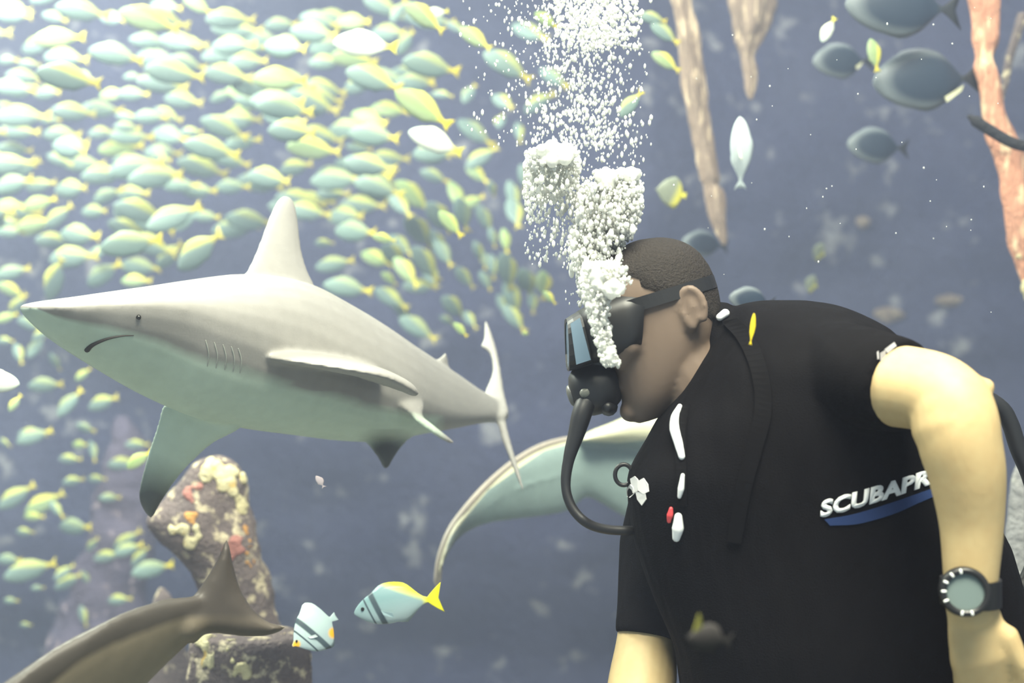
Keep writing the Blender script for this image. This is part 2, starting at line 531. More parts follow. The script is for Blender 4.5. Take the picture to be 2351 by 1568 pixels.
# far pectoral: hangs down below the throat with a dusky tip
pec_r = pillow([(372, 930), (362, 970), (340, 1040), (322, 1110), (320, 1150), (346, 1190), (366, 1160), (400, 1108), (440, 1062), (490, 1018), (550, 985), (560, 940), (450, 910)],
               [(345, 1155), (375, 1080), (430, 1000), (480, 950)], .016, lambda x, y: 2.20 + (y - 950) * 0.0004)
# near pectoral: a flat plate reaching out of the flank, seen almost edge-on
def plate(outline, spine, T, nrm, m=5, steps=(0.0, 0.08, 0.25, 0.55, 1.0)):
    """a fin as a lens-shaped plate through 3-D points"""
    O = spline(list(outline) + [outline[0]], m)[:-1]
    sp = spline(spine, 6)
    nv = np.array(Vector(nrm).normalized())
    M = np.array([sp[np.argmin(((sp - q) ** 2).sum(1))] for q in O])
    n = len(O)
    V, Fc, top, bot = [], [], [], []
    for t in steps:
        h = T * math.sqrt(max(0.0, 1 - (1 - t) ** 2))
        P = O + (M - O) * min(t, 0.97)
        ra = list(range(len(V), len(V) + n)); V += [tuple(q + nv * h) for q in P]; top.append(ra)
        if t == 0.0: bot.append(ra)
        else:
            rb = list(range(len(V), len(V) + n)); V += [tuple(q - nv * h) for q in P]; bot.append(rb)
    for rows in (top, bot):
        for a, b in zip(rows[:-1], rows[1:]):
            for j_ in range(n):
                k_ = (j_ + 1) % n
                Fc.append((a[j_], a[k_], b[k_], b[j_]))
        Fc.append(tuple(rows[-1]))
    return V, Fc
pec_l = plate([S(575, 804, 2.18), S(620, 822, 2.10), S(700, 834, 2.05), S(830, 854, 2.06), S(905, 872, 2.12), S(962, 904, 2.20), S(925, 880, 2.28), S(860, 846, 2.33), S(760, 822, 2.36), S(680, 812, 2.32), S(610, 802, 2.26)],
              [S(610, 810, 2.2), S(720, 825, 2.2), S(840, 852, 2.19), S(930, 886, 2.21)], .013, (0.05, -0.2, 0.97))
pec_root = tube([S(590, 808, 2.16), S(680, 826, 2.23)], [.03, .03], 12)
# dusky fin under the belly
belly_fin = pillow([(815, 985), (845, 1022), (866, 1048), (886, 1078), (905, 1050), (926, 1022), (958, 985), (900, 965)], [(885, 1055), (890, 1000)], .014, lambda x, y: shark_Y(x) - 0.04)
# pelvic fin and its trailing tip
pelv = pillow([(806, 878), (840, 874), (900, 886), (958, 908), (974, 930), (970, 955), (990, 972), (1046, 1018), (1020, 1012), (962, 975), (940, 952), (900, 925), (850, 900)],
              [(840, 884), (930, 920), (958, 950), (1030, 1008)], .016, lambda x, y: shark_Y(x) - 0.15 - (y - 900) * 0.0007)
pelv_root = tube([S(890, 900, 2.39), S(915, 900, 2.52)], [.016, .03], 10)
shark_me = blob('body', join(body, dorsal, dors2, caud_u, caud_l, pec_r, pec_l, pec_root, belly_fin, pelv, pelv_root), 0.0045, 5, 0.5)

def paint(me, fn, names=('back', 'tip')):
    n = len(me.vertices)
    co = np.empty(n * 3); me.vertices.foreach_get('co', co); co = co.reshape(-1, 3)
    px = CX + co[:, 0] / co[:, 1] * F
    py = CY - (co[:, 2] - ZC) / co[:, 1] * F
    vals = fn(px, py, co)
    for nm, v in zip(names, vals):
        a = me.attributes.new(nm, 'FLOAT', 'POINT')
        a.data.foreach_set('value', np.asarray(v, np.float32))

def shark_paint(px, py, co):
    mid = np.interp(px, [s[0] for s in ST], [s[2] for s in ST])
    top = np.interp(px, [s[0] for s in ST], [s[1] for s in ST])
    bot = np.interp(px, [s[0] for s in ST], [s[3] for s in ST])
    back = np.clip((mid + 0.30 * (bot - mid) - py) / (0.30 * (bot - top) + 1) + 0.5, 0, 1)
    back = np.maximum(back, 0.9 * np.clip((px - 960) / 90, 0, 1))
    k_ = np.clip((px - 600) / 120, 0, 1) * np.clip((1080 - px) / 40, 0, 1)
    back = np.maximum(back, k_ * np.clip((915 - py) / 30, 0, 1))
    def blobd(cx, cy, r0, r1):
        return np.clip(1 - (np.hypot(px - cx, py - cy) - r0) / (r1 - r0), 0, 1)
    tip = np.maximum(blobd(345, 1170, 40, 130), blobd(890, 1062, 40, 90))
    tip = np.where((py > 985), tip, 0)
    return back, tip * 0.92
paint(shark_me, shark_paint)
m_shark = shark_skin('shark_hide', srgb(150, 147, 142), srgb(192, 208, 190), srgb(62, 62, 64))
shark = empty('shark', S(600, 1000, 2.28))
props(shark, 'pale grey shark with tall dorsal fin gliding past the diver', 'shark')
link('body', shark_me, m_shark, shark)
sb = bvh_of(shark_me)
m_mouth = flat('mouth_line', srgb(58, 54, 52), 0.7)
mp = [on(sb, x, y, 0.0005)[0] for x, y in spline([(200, 803), (210, 793), (228, 784), (252, 776), (280, 771), (306, 770)], 5)]
link('mouth', mesh('mouth', tube(mp, np.interp(np.linspace(0, 1, len(mp)), [0, .3, 1], [.0042, .0032, .0008]), 8)), m_mouth, shark)
ep, en = on(sb, 318, 728, 0.0)
link('eye', mesh('eye', tube([ep - en * .004, ep + en * .001], [.0045, .004], 12)), flat('shark_eye', srgb(30, 30, 28), 0.15), shark)
m_gill = flat('gill_slit', srgb(158, 160, 152), 0.9)
for gx in (478, 498, 518, 537, 553):
    gp = [on(sb, x, y, 0.0002)[0] for x, y in spline([(gx - 6, 800 - (553 - gx) * .25), (gx + 1, 828 - (553 - gx) * .2), (gx - 2, 856 - (553 - gx) * .2)], 4)]
    link('gill_slit', mesh('gill_slit', tube(gp, [.0006] + [.0011] * (len(gp) - 2) + [.0005], 6)), m_gill, shark)

# ------------------------------------------------------------------ the cut-off dark fish (tail in the lower corner)
tail_body = loft([[S(x, y, Yc) + Vector((math.cos(2 * math.pi * k / 20) * rr * 0.75 * nx_, math.cos(2 * math.pi * k / 20) * rr * 0.75 * ny_, 0)) +
                   Vector((0.42 * math.sin(2 * math.pi * k / 20) * rr, 0, 0.91 * math.sin(2 * math.pi * k / 20) * rr)) for k in range(20)]
                  for x, y, Yc, rr, nx_, ny_ in [(-620, 2330, 1.5, .02, .3, .95), (-520, 2230, 1.53, .10, .3, .95), (-380, 2090, 1.57, .17, .3, .95), (-180, 1920, 1.62, .20, .3, .95), (40, 1745, 1.68, .185, .3, .95),
                                                 (200, 1602, 1.73, .135, .3, .95), (310, 1515, 1.77, .096, .3, .95), (400, 1455, 1.80, .060, .3, .95), (455, 1422, 1.82, .040, .3, .95), (500, 1395, 1.84, .02, .3, .95)]])
tail_fin = pillow([(400, 1412), (440, 1372), (472, 1328), (500, 1282), (521, 1238), (534, 1290), (550, 1345), (578, 1395), (616, 1428), (656, 1440), (620, 1458), (565, 1462), (510, 1456), (468, 1458), (440, 1480)],
                  [(518, 1270), (505, 1370), (480, 1415), (545, 1428), (630, 1442)], .020, lambda x, y: 1.82 + (x - 450) * 0.0003)
tail_fin2 = tube([S(430, 1432, 1.81), S(480, 1412, 1.83)], [.026, .018], 12)
dark_me = blob('body', join(tail_body, tail_fin, tail_fin2), 0.005, 5, 0.5)
def dark_paint(px, py, co):
    d = (py - np.interp(px, [90, 170, 260, 360, 430, 650], [1568, 1500, 1450, 1408, 1385, 1385]))
    return np.clip(1.0 - d / 60.0, 0, 1), np.clip((px - 380) / 120, 0, 1) * 0.8
paint(dark_me, dark_paint)
m_dark = shark_skin('dark_hide', srgb(72, 68, 64), srgb(128, 118, 100), srgb(74, 68, 64))
dark = empty('dark_shark', S(100, 1745, 1.68))
props(dark, 'dark grey-brown shark cut off below with only tail fin and rear back in sight', 'shark')
link('body', dark_me, m_dark, dark)

# ------------------------------------------------------------------ the ray behind the diver
def ray_Y(x, y):
    return 3.15 + 0.0007 * (x - 1000) - 0.25 * math.exp(-((x - 1000) / 130.0) ** 2)
wing = pillow([(1003, 1345), (1010, 1285), (1032, 1222), (1068, 1170), (1120, 1112), (1182, 1060), (1250, 1023), (1330, 1004), (1430, 1000), (1560, 985), (1700, 970), (1850, 985), (1980, 1040), (2040, 1120),
               (1960, 1160), (1800, 1200), (1640, 1235), (1500, 1215), (1425, 1182), (1385, 1158), (1345, 1142), (1310, 1170), (1250, 1184), (1150, 1196), (1095, 1210), (1052, 1236), (1022, 1282)],
              [(1012, 1310), (1060, 1205), (1180, 1120), (1330, 1080), (1560, 1090), (1800, 1090), (1960, 1100)], .055, ray_Y, steps=(0.0, 0.03, 0.1, 0.25, 0.5, 0.8, 1.0))
hump = pillow([(1325, 1012), (1350, 992), (1400, 972), (1448, 953), (1500, 950), (1560, 945), (1640, 950), (1720, 970), (1760, 1010), (1700, 1040), (1560, 1040), (1430, 1022), (1370, 1020)],
              [(1360, 1006), (1450, 990), (1560, 990), (1700, 1000)], .11, lambda x, y: ray_Y(x, y) - 0.03, steps=(0.0, 0.1, 0.3, 0.6, 1.0))
ray_tail = tube([S(1980, 1085, 3.85), S(2060, 1120, 4.0), S(2090, 1200, 4.3)], [.03, .018, .006], 10)
ray_me = blob('body', join(wing, hump, ray_tail), 0.007, 4, 0.5)
def ray_paint(px, py, co):
    line = np.interp(px, [1003, 1032, 1120, 1250, 1330, 1420, 1500, 1700], [1345, 1235, 1125, 1034, 1012, 1016, 1010, 1010])
    return np.clip((line - py) / 8.0 + 0.5, 0, 1), np.clip((1120 - px) / 90, 0, 1) * 0.55
paint(ray_me, ray_paint)
m_ray = shark_skin('ray_hide', srgb(214, 210, 178), srgb(134, 152, 148), srgb(96, 88, 82))
ray = empty('ray', S(1560, 1230, 3.4))
props(ray, 'large pale ray with drooping wing passing behind the diver', 'ray')
link('body', ray_me, m_ray, ray)
rim = [S(x, y, ray_Y(x, y) - 0.012) for x, y in spline([(1003, 1345), (1010, 1285), (1032, 1222), (1068, 1170), (1120, 1112), (1182, 1060), (1250, 1023), (1330, 1006), (1400, 1003)], 5)]
link('wing_edge', mesh('wing_edge', tube(rim, [.004] + [.009] * (len(rim) - 2) + [.005], 8)), flat('ray_edge', srgb(150, 140, 128), 0.6), ray)
# ------------------------------------------------------------------ the diver
HC = (1500.0, 750.0); HF = (-0.95, 0.312); HU = (-0.312, -0.95); HY = 2.0
def H(fwd, up, lat=0.0):
    """head frame: pixels forward, up, and towards the camera"""
    x = HC[0] + fwd * HF[0] + up * HU[0]
    y = HC[1] + fwd * HF[1] + up * HU[1]
    p = S(x, y, HY)
    return p + Vector((0, -lat * HY / F, 0))
U = HY / F
head_rows = [(196, -50, 10, 22), (188, -80, 45, 52), (170, -112, 78, 76), (140, -140, 102, 96), (95, -157, 117, 108), (45, -160, 121, 111), (5, -156, 117, 109), (-35, -143, 116, 106), (-75, -118, 118, 100),
             (-115, -85, 121, 90), (-150, -45, 122, 76), (-180, -5, 117, 56), (-200, 40, 104, 34)]
rr = spline(head_rows, 3)
rings = []
for up, b, f, w in rr:
    ring = []
    for k in range(28):
        a = 2 * math.pi * k / 28
        ca, sa = math.cos(a), math.sin(a)
        ring.append(H((b + f) / 2 + (f - b) / 2 * ca, up, w * math.copysign(abs(sa) ** 0.9, sa)))
    rings.append(ring)
skull = loft(rings)
nose = tube([H(112, 30), H(128, 0), H(146, -32)], [.010, .013, .016], 12)
brow = tube([H(104, 52, -60), H(122, 56, -25), H(122, 56, 25), H(104, 52, 60)], [.009, .012, .012, .009], 10)
cheek = tube([H(70, -20, 78), H(95, -45, 58)], [.022, .02], 12)
cheek2 = tube([H(70, -20, -78), H(95, -45, -58)], [.022, .02], 12)
lips = tube([H(116, -104, -26), H(128, -106, 0), H(116, -104, 26)], [.008, .011, .008], 10)
chin = tube([H(110, -168, -14), H(110, -168, 14)], [.018, .018], 10)
neck = tube([S(1545, 800, 2.0), S(1600, 880, 2.0), S(1680, 980, 2.0)], [.062, .068, .085], 18)
# the near ear: helix ring, lobe and a shallow bowl
def ear(sign):
    pts = []
    for k in range(13):
        a = math.radians(-60 + 300 * k / 12)
        pts.append(H(-86 + 26 * math.cos(a) * 1.0 + 3, 20 + 40 * math.sin(a), sign * (112 - 6 * math.cos(a))))
    helix = tube(pts, [.0045] + [.0062] * 11 + [.0075], 10)
    bowl = tube([H(-82, 44, sign * 102), H(-86, 16, sign * 102), H(-74, -12, sign * 103)], [.010, .014, .010], 10)
    lobe = tube([H(-70, -22, sign * 106), H(-66, -10, sign * 104)], [.010, .010], 10)
    return join(helix, bowl, lobe)
ear_shell = join(ear(1), ear(-1))
def R2(px, Y): return px * Y / F
la = [(1930, 850, 1.86, 92), (2020, 880, 1.78, 95), (2090, 890, 1.725, 95), (2145, 902, 1.69, 93), (2182, 928, 1.668, 91), (2197, 966, 1.658, 92), (2203, 1015, 1.655, 93), (2220, 1090, 1.655, 86), (2230, 1200, 1.66, 72), (2229, 1310, 1.66, 62), (2228, 1400, 1.66, 55)]
la = spline(la, 5)
larm = tube([S(x, y, Y) for x, y, Y, r in la], [R2(r, Y) for x, y, Y, r in la], 24)
elbow_ball = tube([S(2180, 930, 1.668), S(2192, 985, 1.658)], [R2(93, 1.66), R2(95, 1.66)], 20)
elbow = tube([S(2110, 890, 1.715), S(2190, 893, 1.68), S(2262, 889, 1.665)], [R2(92, 1.71), R2(62, 1.68), R2(22, 1.66)], 16)
wrist = tube([S(2229, 1380, 1.66), S(2240, 1440, 1.66), S(2258, 1500, 1.665), S(2272, 1575, 1.68)], [R2(56, 1.66), R2(66, 1.66), R2(80, 1.66), R2(74, 1.68)], 20, True, (0, 1, 0), 0.55)
thumb = tube([S(2268, 1440, 1.66), S(2310, 1462, 1.655), S(2345, 1530, 1.65), S(2352, 1600, 1.66)], [R2(30, 1.66), R2(31, 1.66), R2(22, 1.66), R2(17, 1.66)], 12)
fingers = []
for i, (fx, fl, cur) in enumerate(((2206, 150, 1.0), (2246, 185, 1.1), (2286, 178, 1.15), (2322, 160, 1.2))):
    a = 1568 + 12 * i
    fingers.append(tube([S(fx, a - 20, 1.675), S(fx + 10, a + fl * 0.42, 1.69), S(fx + 6, a + fl * 0.75, 1.74), S(fx - 6, a + fl * 0.85, 1.79)], [.0115, .0108, .0098, .0085], 10))
ra = [(1640, 960, 2.10, 86), (1545, 1180, 2.12, 84), (1495, 1400, 2.08, 72), (1484, 1470, 2.06, 68), (1474, 1568, 2.02, 78), (1440, 1700, 1.96, 66), (1405, 1830, 1.90, 48)]
ra = spline(ra, 4)
rarm = tube([S(x, y, Y) for x, y, Y, r in ra], [R2(r, Y) for x, y, Y, r in ra], 22)
rhand = tube([S(1405, 1820, 1.90), S(1380, 1900, 1.87), S(1360, 1960, 1.85)], [.030, .042, .040], 16, True, (0, 1, 0), 0.5)
rfing = [tube([S(1325 + 24 * i, 1950, 1.85), S(1315 + 24 * i, 2030, 1.84), S(1322 + 24 * i, 2080, 1.86)], [.011, .010, .008], 10) for i in range(4)]
rthumb = tube([S(1400, 1880, 1.87), S(1440, 1930, 1.84), S(1445, 1990, 1.83)], [.014, .013, .010], 10)

# torso: (screen height, front edge, back edge, half depth, distance)
TR = [(690, 1742, 1850, .03, 2.0), (702, 1692, 1918, .075, 2.0), (730, 1664, 1985, .115, 1.99), (770, 1646, 2045, .15, 1.98), (830, 1602, 2072, .168, 1.97), (900, 1558, 2080, .175, 1.97), (960, 1514, 2095, .178, 1.97),
      (1010, 1486, 2110, .178, 1.97), (1080, 1446, 2135, .175, 1.97), (1130, 1440, 2190, .172, 1.97), (1200, 1448, 2262, .168, 1.97), (1250, 1458, 2298, .166, 1.97), (1320, 1480, 2326, .165, 1.97),
      (1400, 1512, 2344, .165, 1.97), (1480, 1545, 2358, .165, 1.97), (1568, 1560, 2368, .168, 1.98), (1700, 1580, 2370, .17, 2.0), (1850, 1620, 2330, .16, 2.0), (1950, 1700, 2250, .12, 2.0)]
def torso(shrink=0.0):
    out = []
    for y, l, r, d, Y in spline(TR, 3):
        c = S((l + r) / 2, y, Y)
        rx, ry = (r - l) / 2 * Y / F - shrink, d - shrink
        out.append([c + Vector((math.copysign(abs(math.cos(a)) ** 0.86, math.cos(a)) * max(rx, .004), math.copysign(abs(math.sin(a)) ** 0.86, math.sin(a)) * max(ry, .004), 0)) for a in [2 * math.pi * k / 36 for k in range(36)]])
    return loft(out)
def leg(dy, shrink):
    return join(tube([S(1960, 1850, 2.0 + dy), S(1900, 2250, 1.98 + dy), S(1870, 2420, 1.97 + dy)], [.10 - shrink, .082 - shrink, .066 - shrink], 16),
                tube([S(1870, 2420, 1.97 + dy), S(2100, 2700, 2.02 + dy), S(2260, 2880, 2.06 + dy)], [.066 - shrink, .058 - shrink, .042 - shrink], 16),
                tube([S(2250, 2870, 2.06 + dy), S(2300, 2960, 2.07 + dy), S(2270, 3090, 2.06 + dy)], [.042 - shrink, .048 - shrink, .036 - shrink], 14))
body_me = blob('body', join(skull, nose, brow, cheek, cheek2, lips, chin, neck, ear_shell, larm, elbow, elbow_ball, wrist, thumb, *fingers, rarm, rhand, *rfing, rthumb, torso(.02), leg(-.09, .012), leg(.09, .012)), 0.0042, 4, 0.5)

def skin_mat():
    k = NT('skin')
    n = k.noise(7, 4)
    col = k.mix(n, srgb(180, 158, 114), srgb(208, 188, 142))
    col = k.mix(k.math('MULTIPLY', k.noise(60, 3), 0.35), col, srgb(206, 166, 140), 'MULTIPLY')
    k.bump(k.noise(300, 2), 0.06, 0.001)
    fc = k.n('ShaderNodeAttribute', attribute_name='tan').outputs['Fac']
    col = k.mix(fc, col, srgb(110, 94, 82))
    return k.base(col, 0.55, 0.35)
paint(body_me, lambda px, py, co: (np.clip((1720 - px) / 40, 0, 1) * np.clip((1050 - py) / 60, 0, 1),), ('tan',))   # shade on face and neck, painted into the skin colour
diver = empty('person', S(1900, 1560, 1.98))
props(diver, 'diver in black short-sleeved suit breathing out bubbles and facing the shark', 'person')
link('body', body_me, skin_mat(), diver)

# hair: short crop from the temples over the crown to the nape
hr = []
for up, b, f, w in rr:
    if up < -50: continue
    ring = []
    for k in range(40):
        a = 2 * math.pi * k / 40
        ca, sa = math.cos(a), math.sin(a)
        # hairline: the front drops away, the sides stop above the ear
        line_up = 118 if ca > 0.35 else (118 - (0.35 - ca) * 130 if ca > -0.45 else 14 - (-0.45 - ca) * 110)
        g = 1.045 if up > line_up else 0.93
        q = Vector(H((b + f) / 2, up)); p = Vector(H((b + f) / 2 + (f - b) / 2 * ca, up, w * math.copysign(abs(sa) ** 0.9, sa)))
        g *= 1 + 0.006 * nz(p, 120, 2.0)
        ring.append(q + (p - q) * g)
    hr.append(ring)
hr.insert(0, [H(-22, 200) + (Vector(p) - H(-22, 198)) * 0.4 for p in hr[0]])
def hair_mat():
    k = NT('hair')
    n = k.noise(220, 3, 0.7)
    k.bump(n, 0.9, 0.004)
    return k.base(k.mix(n, srgb(18, 15, 14), srgb(50, 43, 38)), 0.7, 0.3)
link('hair', mesh('hair', loft(hr)), hair_mat(), diver)

# the black suit
sl = [(1900, 850, 1.88, 118), (1990, 868, 1.80, 116), (2052, 882, 1.755, 112), (2074, 887, 1.738, 108)]
sleeve_l = tube([S(x, y, Y) for x, y, Y, r in sl], [R2(r, Y) for x, y, Y, r in sl], 24, False)
sr = [(1650, 900, 2.08, 100), (1560, 1100, 2.10, 104), (1512, 1260, 2.10, 92), (1494, 1400, 2.07, 78), (1486, 1462, 2.055, 75)]
sleeve_r = tube([S(x, y, Y) for x, y, Y, r in sr], [R2(r, Y) for x, y, Y, r in sr], 22, False)
collar_pts = [(1648, 760, 2.0), (1690, 800, 2.0), (1720, 870, 2.0)]
collar = tube([S(*p) for p in collar_pts], [R2(70, 2.0), R2(120, 2.0), R2(150, 2.0)], 20)
tank = tube([S(2180, 1290, 2.02), S(2230, 1500, 2.05)], [.10, .11], 18)
suit_me = blob('suit', join(torso(0.0), sleeve_l, sleeve_r, collar, tank, leg(-.09, 0), leg(.09, 0)), 0.006, 5, 0.5)
def cloth_mat(name, a, b, rough):
    k = NT(name)
    w = k.n('ShaderNodeMapping'); w.inputs['Scale'].default_value = (1, 1, 0.35)
    k.l(k.coord('Object'), w.inputs[0])
    n = k.noise(9, 3, 0.5, w.outputs[0])
    n2 = k.noise(400, 2)
    k.bump(k.math('ADD', n, k.math('MULTIPLY', n2, 0.03)), 0.55, 0.035)
    return k.base(k.mix(n, a, b), rough, 0.04)
m_suit = cloth_mat('black_neoprene', srgb(13, 12, 14), srgb(20, 19, 21), 0.75)
suit = link('suit', suit_me, m_suit, diver)
sv = bvh_of(suit_me)
m_white = flat('white_print', srgb(226, 228, 228), 0.6)
m_blue = flat('blue_print', srgb(34, 52, 92), 0.7, 0.2)
m_strap = flat('black_webbing', srgb(15, 14, 16), 0.75, 0.06)
m_black = flat('black_rubber', srgb(26, 26, 28), 0.45)
m_grey = flat('grey_print', srgb(150, 148, 150), 0.7)

def decal(name, quads, mat, lift, parent, thick=0.0012, bv=None):
    """flat print that follows the cloth: px polygons dropped onto the surface"""
    V, Fc = [], []
    for poly in quads:
        k = len(V)
        P = [on(bv or sv, x, y, lift)[0] for x, y in poly]
        V += P
        Fc.append(tuple(range(k, k + len(P))))
    me = bpy.data.meshes.new(name)
    me.from_pydata([tuple(p) for p in V], [], Fc)
    o = link(name, me, mat, parent)
    s = o.modifiers.new('thick', 'SOLIDIFY'); s.thickness = thick; s.offset = 0
    return o

def ribbon_px(top, bot, m=6):
    a, b = spline(top, m), spline(bot, m)
    return [[a[i], a[i + 1], b[i + 1], b[i]] for i in range(len(a) - 1)]

# the word on the waist band, one letter after the other along the band
def word(txt, x0, y0, x1, y1, h, parent):
    cu = bpy.data.curves.new('lettering', 'FONT')
    cu.body = txt; cu.size = 1.0; cu.offset = 0.045; cu.resolution_u = 3; cu.space_character = 1.04
    to = bpy.data.objects.new('t', cu); COL.objects.link(to)
    dg = bpy.context.evaluated_depsgraph_get()
    me = bpy.data.meshes.new_from_object(to.evaluated_get(dg))
    bpy.data.objects.remove(to, do_unlink=True)
    xs = [v.co.x for v in me.vertices]; w = max(xs) - min(xs); xm = min(xs)
    for v in me.vertices:
        t = (v.co.x - xm) / w
        px = x0 + (x1 - x0) * t
        py = y0 + (y1 - y0) * (0.82 * t + 0.18 * t * t) - v.co.y / 0.73 * h
        px += v.co.y / 0.73 * h * 0.10
        v.co = on(sv, px, py, 0.0022)[0]
    me.name = 'lettering'
    o = link('lettering', me, m_white, parent)
    s = o.modifiers.new('thick', 'SOLIDIFY'); s.thickness = 0.002; s.offset = 0
word('SCUBAPRO', 1882, 1186, 2178, 1096, 37, suit)
decal('stripe', ribbon_px([(1892, 1192), (1960, 1180), (2040, 1156), (2110, 1132), (2170, 1112)], [(1905, 1206), (1970, 1202), (2050, 1180), (2115, 1152), (2172, 1130)]), m_blue, 0.0015, suit)
decal('emblem', [[(1442, 1122), (1450, 1112), (1456, 1118), (1460, 1132), (1450, 1142), (1440, 1140)], [(1450, 1100), (1460, 1094), (1468, 1102), (1466, 1128), (1456, 1132)], [(1466, 1106), (1480, 1098), (1490, 1112), (1492, 1128), (1480, 1134), (1468, 1126)],
                 [(1462, 1128), (1484, 1132), (1486, 1146), (1476, 1160), (1466, 1146)]], flat('emblem_white', srgb(214, 212, 210), 0.7), 0.002, suit)
decal('sleeve_print', [[(2020, 812), (2032, 806), (2032, 830), (2020, 832)], [(2030, 804), (2052, 788), (2056, 794), (2036, 812)], [(2014, 810), (2017, 808), (2017, 824), (2014, 826)]], m_grey, 0.002, suit)
decal('shoulder_strap', ribbon_px([(1662, 742), (1700, 790), (1728, 860), (1734, 940), (1716, 1020), (1690, 1120), (1670, 1240)], [(1692, 728), (1736, 780), (1766, 856), (1772, 944), (1752, 1026), (1724, 1126), (1702, 1246)]), m_strap, 0.004, suit, 0.005)
decal('chest_strap', ribbon_px([(1560, 930), (1552, 1000), (1556, 1080), (1556, 1160)], [(1586, 930), (1578, 1000), (1580, 1080), (1578, 1160)]), m_strap, 0.003, suit, 0.004)

def pill(name, pts, rad, mat, parent, lift=0.006):
    P = [on(sv, x, y, lift)[0] for x, y in spline(pts, 5)]
    r = np.interp(np.linspace(0, 1, len(P)), np.linspace(0, 1, len(rad)), rad)
    return link(name, mesh(name, tube(P, r, 12)), mat, parent)
pill('pull_cord', [(1567, 938), (1557, 962), (1556, 990), (1564, 1020), (1570, 1050)], [.004, .007, .008, .007, .005], m_white, suit)
pill('cord_end', [(1572, 1092), (1568, 1120), (1564, 1138)], [.003, .005, .003], m_white, suit)
pill('whistle', [(1561, 1184), (1560, 1210), (1557, 1232)], [.006, .009, .006], m_white, suit)
pill('red_tag', [(1545, 1166), (1543, 1180), (1541, 1194)], [.003, .005, .003], flat('red_plastic', srgb(214, 70, 74), 0.4), suit)
pill('white_clip', [(1652, 732), (1664, 724)], [.006, .007], m_white, suit)
bm = bmesh.new()
ringp = [S(1432 + 20 * math.cos(a), 1090 + 24 * math.sin(a), 1.97) for a in [2 * math.pi * k / 24 for k in range(24)]]
bm.free()
ring_v = []
n1, n2 = 24, 8
for i in range(n1):
    a = 2 * math.pi * i / n1
    c = S(1432 + 20 * math.cos(a), 1090 + 24 * math.sin(a), 1.97)
    e = (c - S(1432, 1090, 1.97)).normalized()
    for j in range(n2):
        b = 2 * math.pi * j / n2
        ring_v.append(c + (e * math.cos(b) + Vector((0, 1, 0)) * math.sin(b)) * .0035)
ring_f = [(i * n2 + j, ((i + 1) % n1) * n2 + j, ((i + 1) % n1) * n2 + (j + 1) % n2, i * n2 + (j + 1) % n2) for i in range(n1) for j in range(n2)]
link('metal_ring', mesh('metal_ring', (ring_v, ring_f)), m_black, suit)
# hose at the back
link('back_hose', mesh('back_hose', tube([S(x, y, 2.05) for x, y in spline([(2200, 880), (2290, 930), (2318, 970), (2338, 1030), (2370, 1110), (2390, 1220), (2360, 1330), (2300, 1380)], 5)], [.014] * 36, 12)), m_black, suit)

# ------------------------------------------------------------------ dive mask
mask = empty('dive_mask', H(120, 30))
props(mask, 'black dive mask with bluish glass strapped round the head', 'mask')
def mring(fwd, up0, up1, w, n=28, slope=0.0):
    c = (up0 + up1) / 2; h = (up1 - up0) / 2
    out = []
    for k in range(n):
        a = 2 * math.pi * k / n
        sa, ca = math.sin(a), math.cos(a)
        u = math.copysign(abs(sa) ** 0.6, sa); l = math.copysign(abs(ca) ** 0.6, ca)
        out.append(H(fwd + slope * u - 0.0 * l, c + h * u, w * l))
    return out
def hollow(rings_out, rings_in):
    n = len(rings_out[0])
    seq = rings_out + rings_in[::-1]
    V = [p for r in seq for p in r]
    Fc = []
    m = len(seq)
    for i in range(m):
        for j in range(n):
            a, b = i * n + j, i * n + (j + 1) % n
            c, d = ((i + 1) % m) * n + (j + 1) % n, ((i + 1) % m) * n + j
            Fc.append((a, b, c, d))
    return V, Fc
# skirt: from the cheeks and brow to the frame
sk_out = [mring(28, -42, 92, 118, slope=-26), mring(70, -48, 102, 116, slope=-16), mring(120, -42, 98, 108, slope=-8), mring(160, -36, 88, 100, slope=-4)]
sk_in = [mring(28, -34, 84, 108, slope=-26), mring(70, -40, 94, 106, slope=-16), mring(120, -34, 90, 98, slope=-8), mring(160, -28, 80, 92, slope=-4)]
link('skirt', mesh('skirt', hollow(sk_out, sk_in)), m_black, mask)
fr_out = [mring(158, -38, 88, 102, slope=-6), mring(184, -38, 84, 103, slope=-12), mring(202, -36, 80, 101, slope=-16)]
fr_in = [mring(158, -31, 80, 94, slope=-6), mring(184, -31, 76, 94, slope=-12), mring(202, -30, 72, 93, slope=-16)]
frame_ob = link('frame', mesh('frame', hollow(fr_out, fr_in), False), m_black, mask)
def glass_mat():
    k = NT('mask_glass')
    k.b.inputs['Transmission Weight'].default_value = 0.2
    k.b.inputs['IOR'].default_value = 1.33
    return k.base(srgb(120, 142, 160), 0.15, 0.5)
mg = glass_mat()
link('lens', mesh('lens', loft([mring(196, -31, 74, 95, slope=-15), mring(199, -31, 73, 95, slope=-15)]), False), mg, mask)
for lat in (1, -1):
    V = [H(166, -24, lat * 106), H(200, -24, lat * 106), H(184, 66, lat * 106), H(160, 72, lat * 106), H(166, -24, lat * 99), H(200, -24, lat * 99), H(184, 66, lat * 99), H(160, 72, lat * 99)]
    link('side_lens', mesh('side_lens', (V, [(0, 1, 2, 3), (7, 6, 5, 4), (0, 4, 5, 1), (1, 5, 6, 2), (2, 6, 7, 3), (3, 7, 4, 0)]), False), mg, mask)
link('nose_pocket', mesh('nose_pocket', tube([H(120, -20), H(150, -34), H(166, -34)], [.030, .026, .018], 14)), m_black, mask)
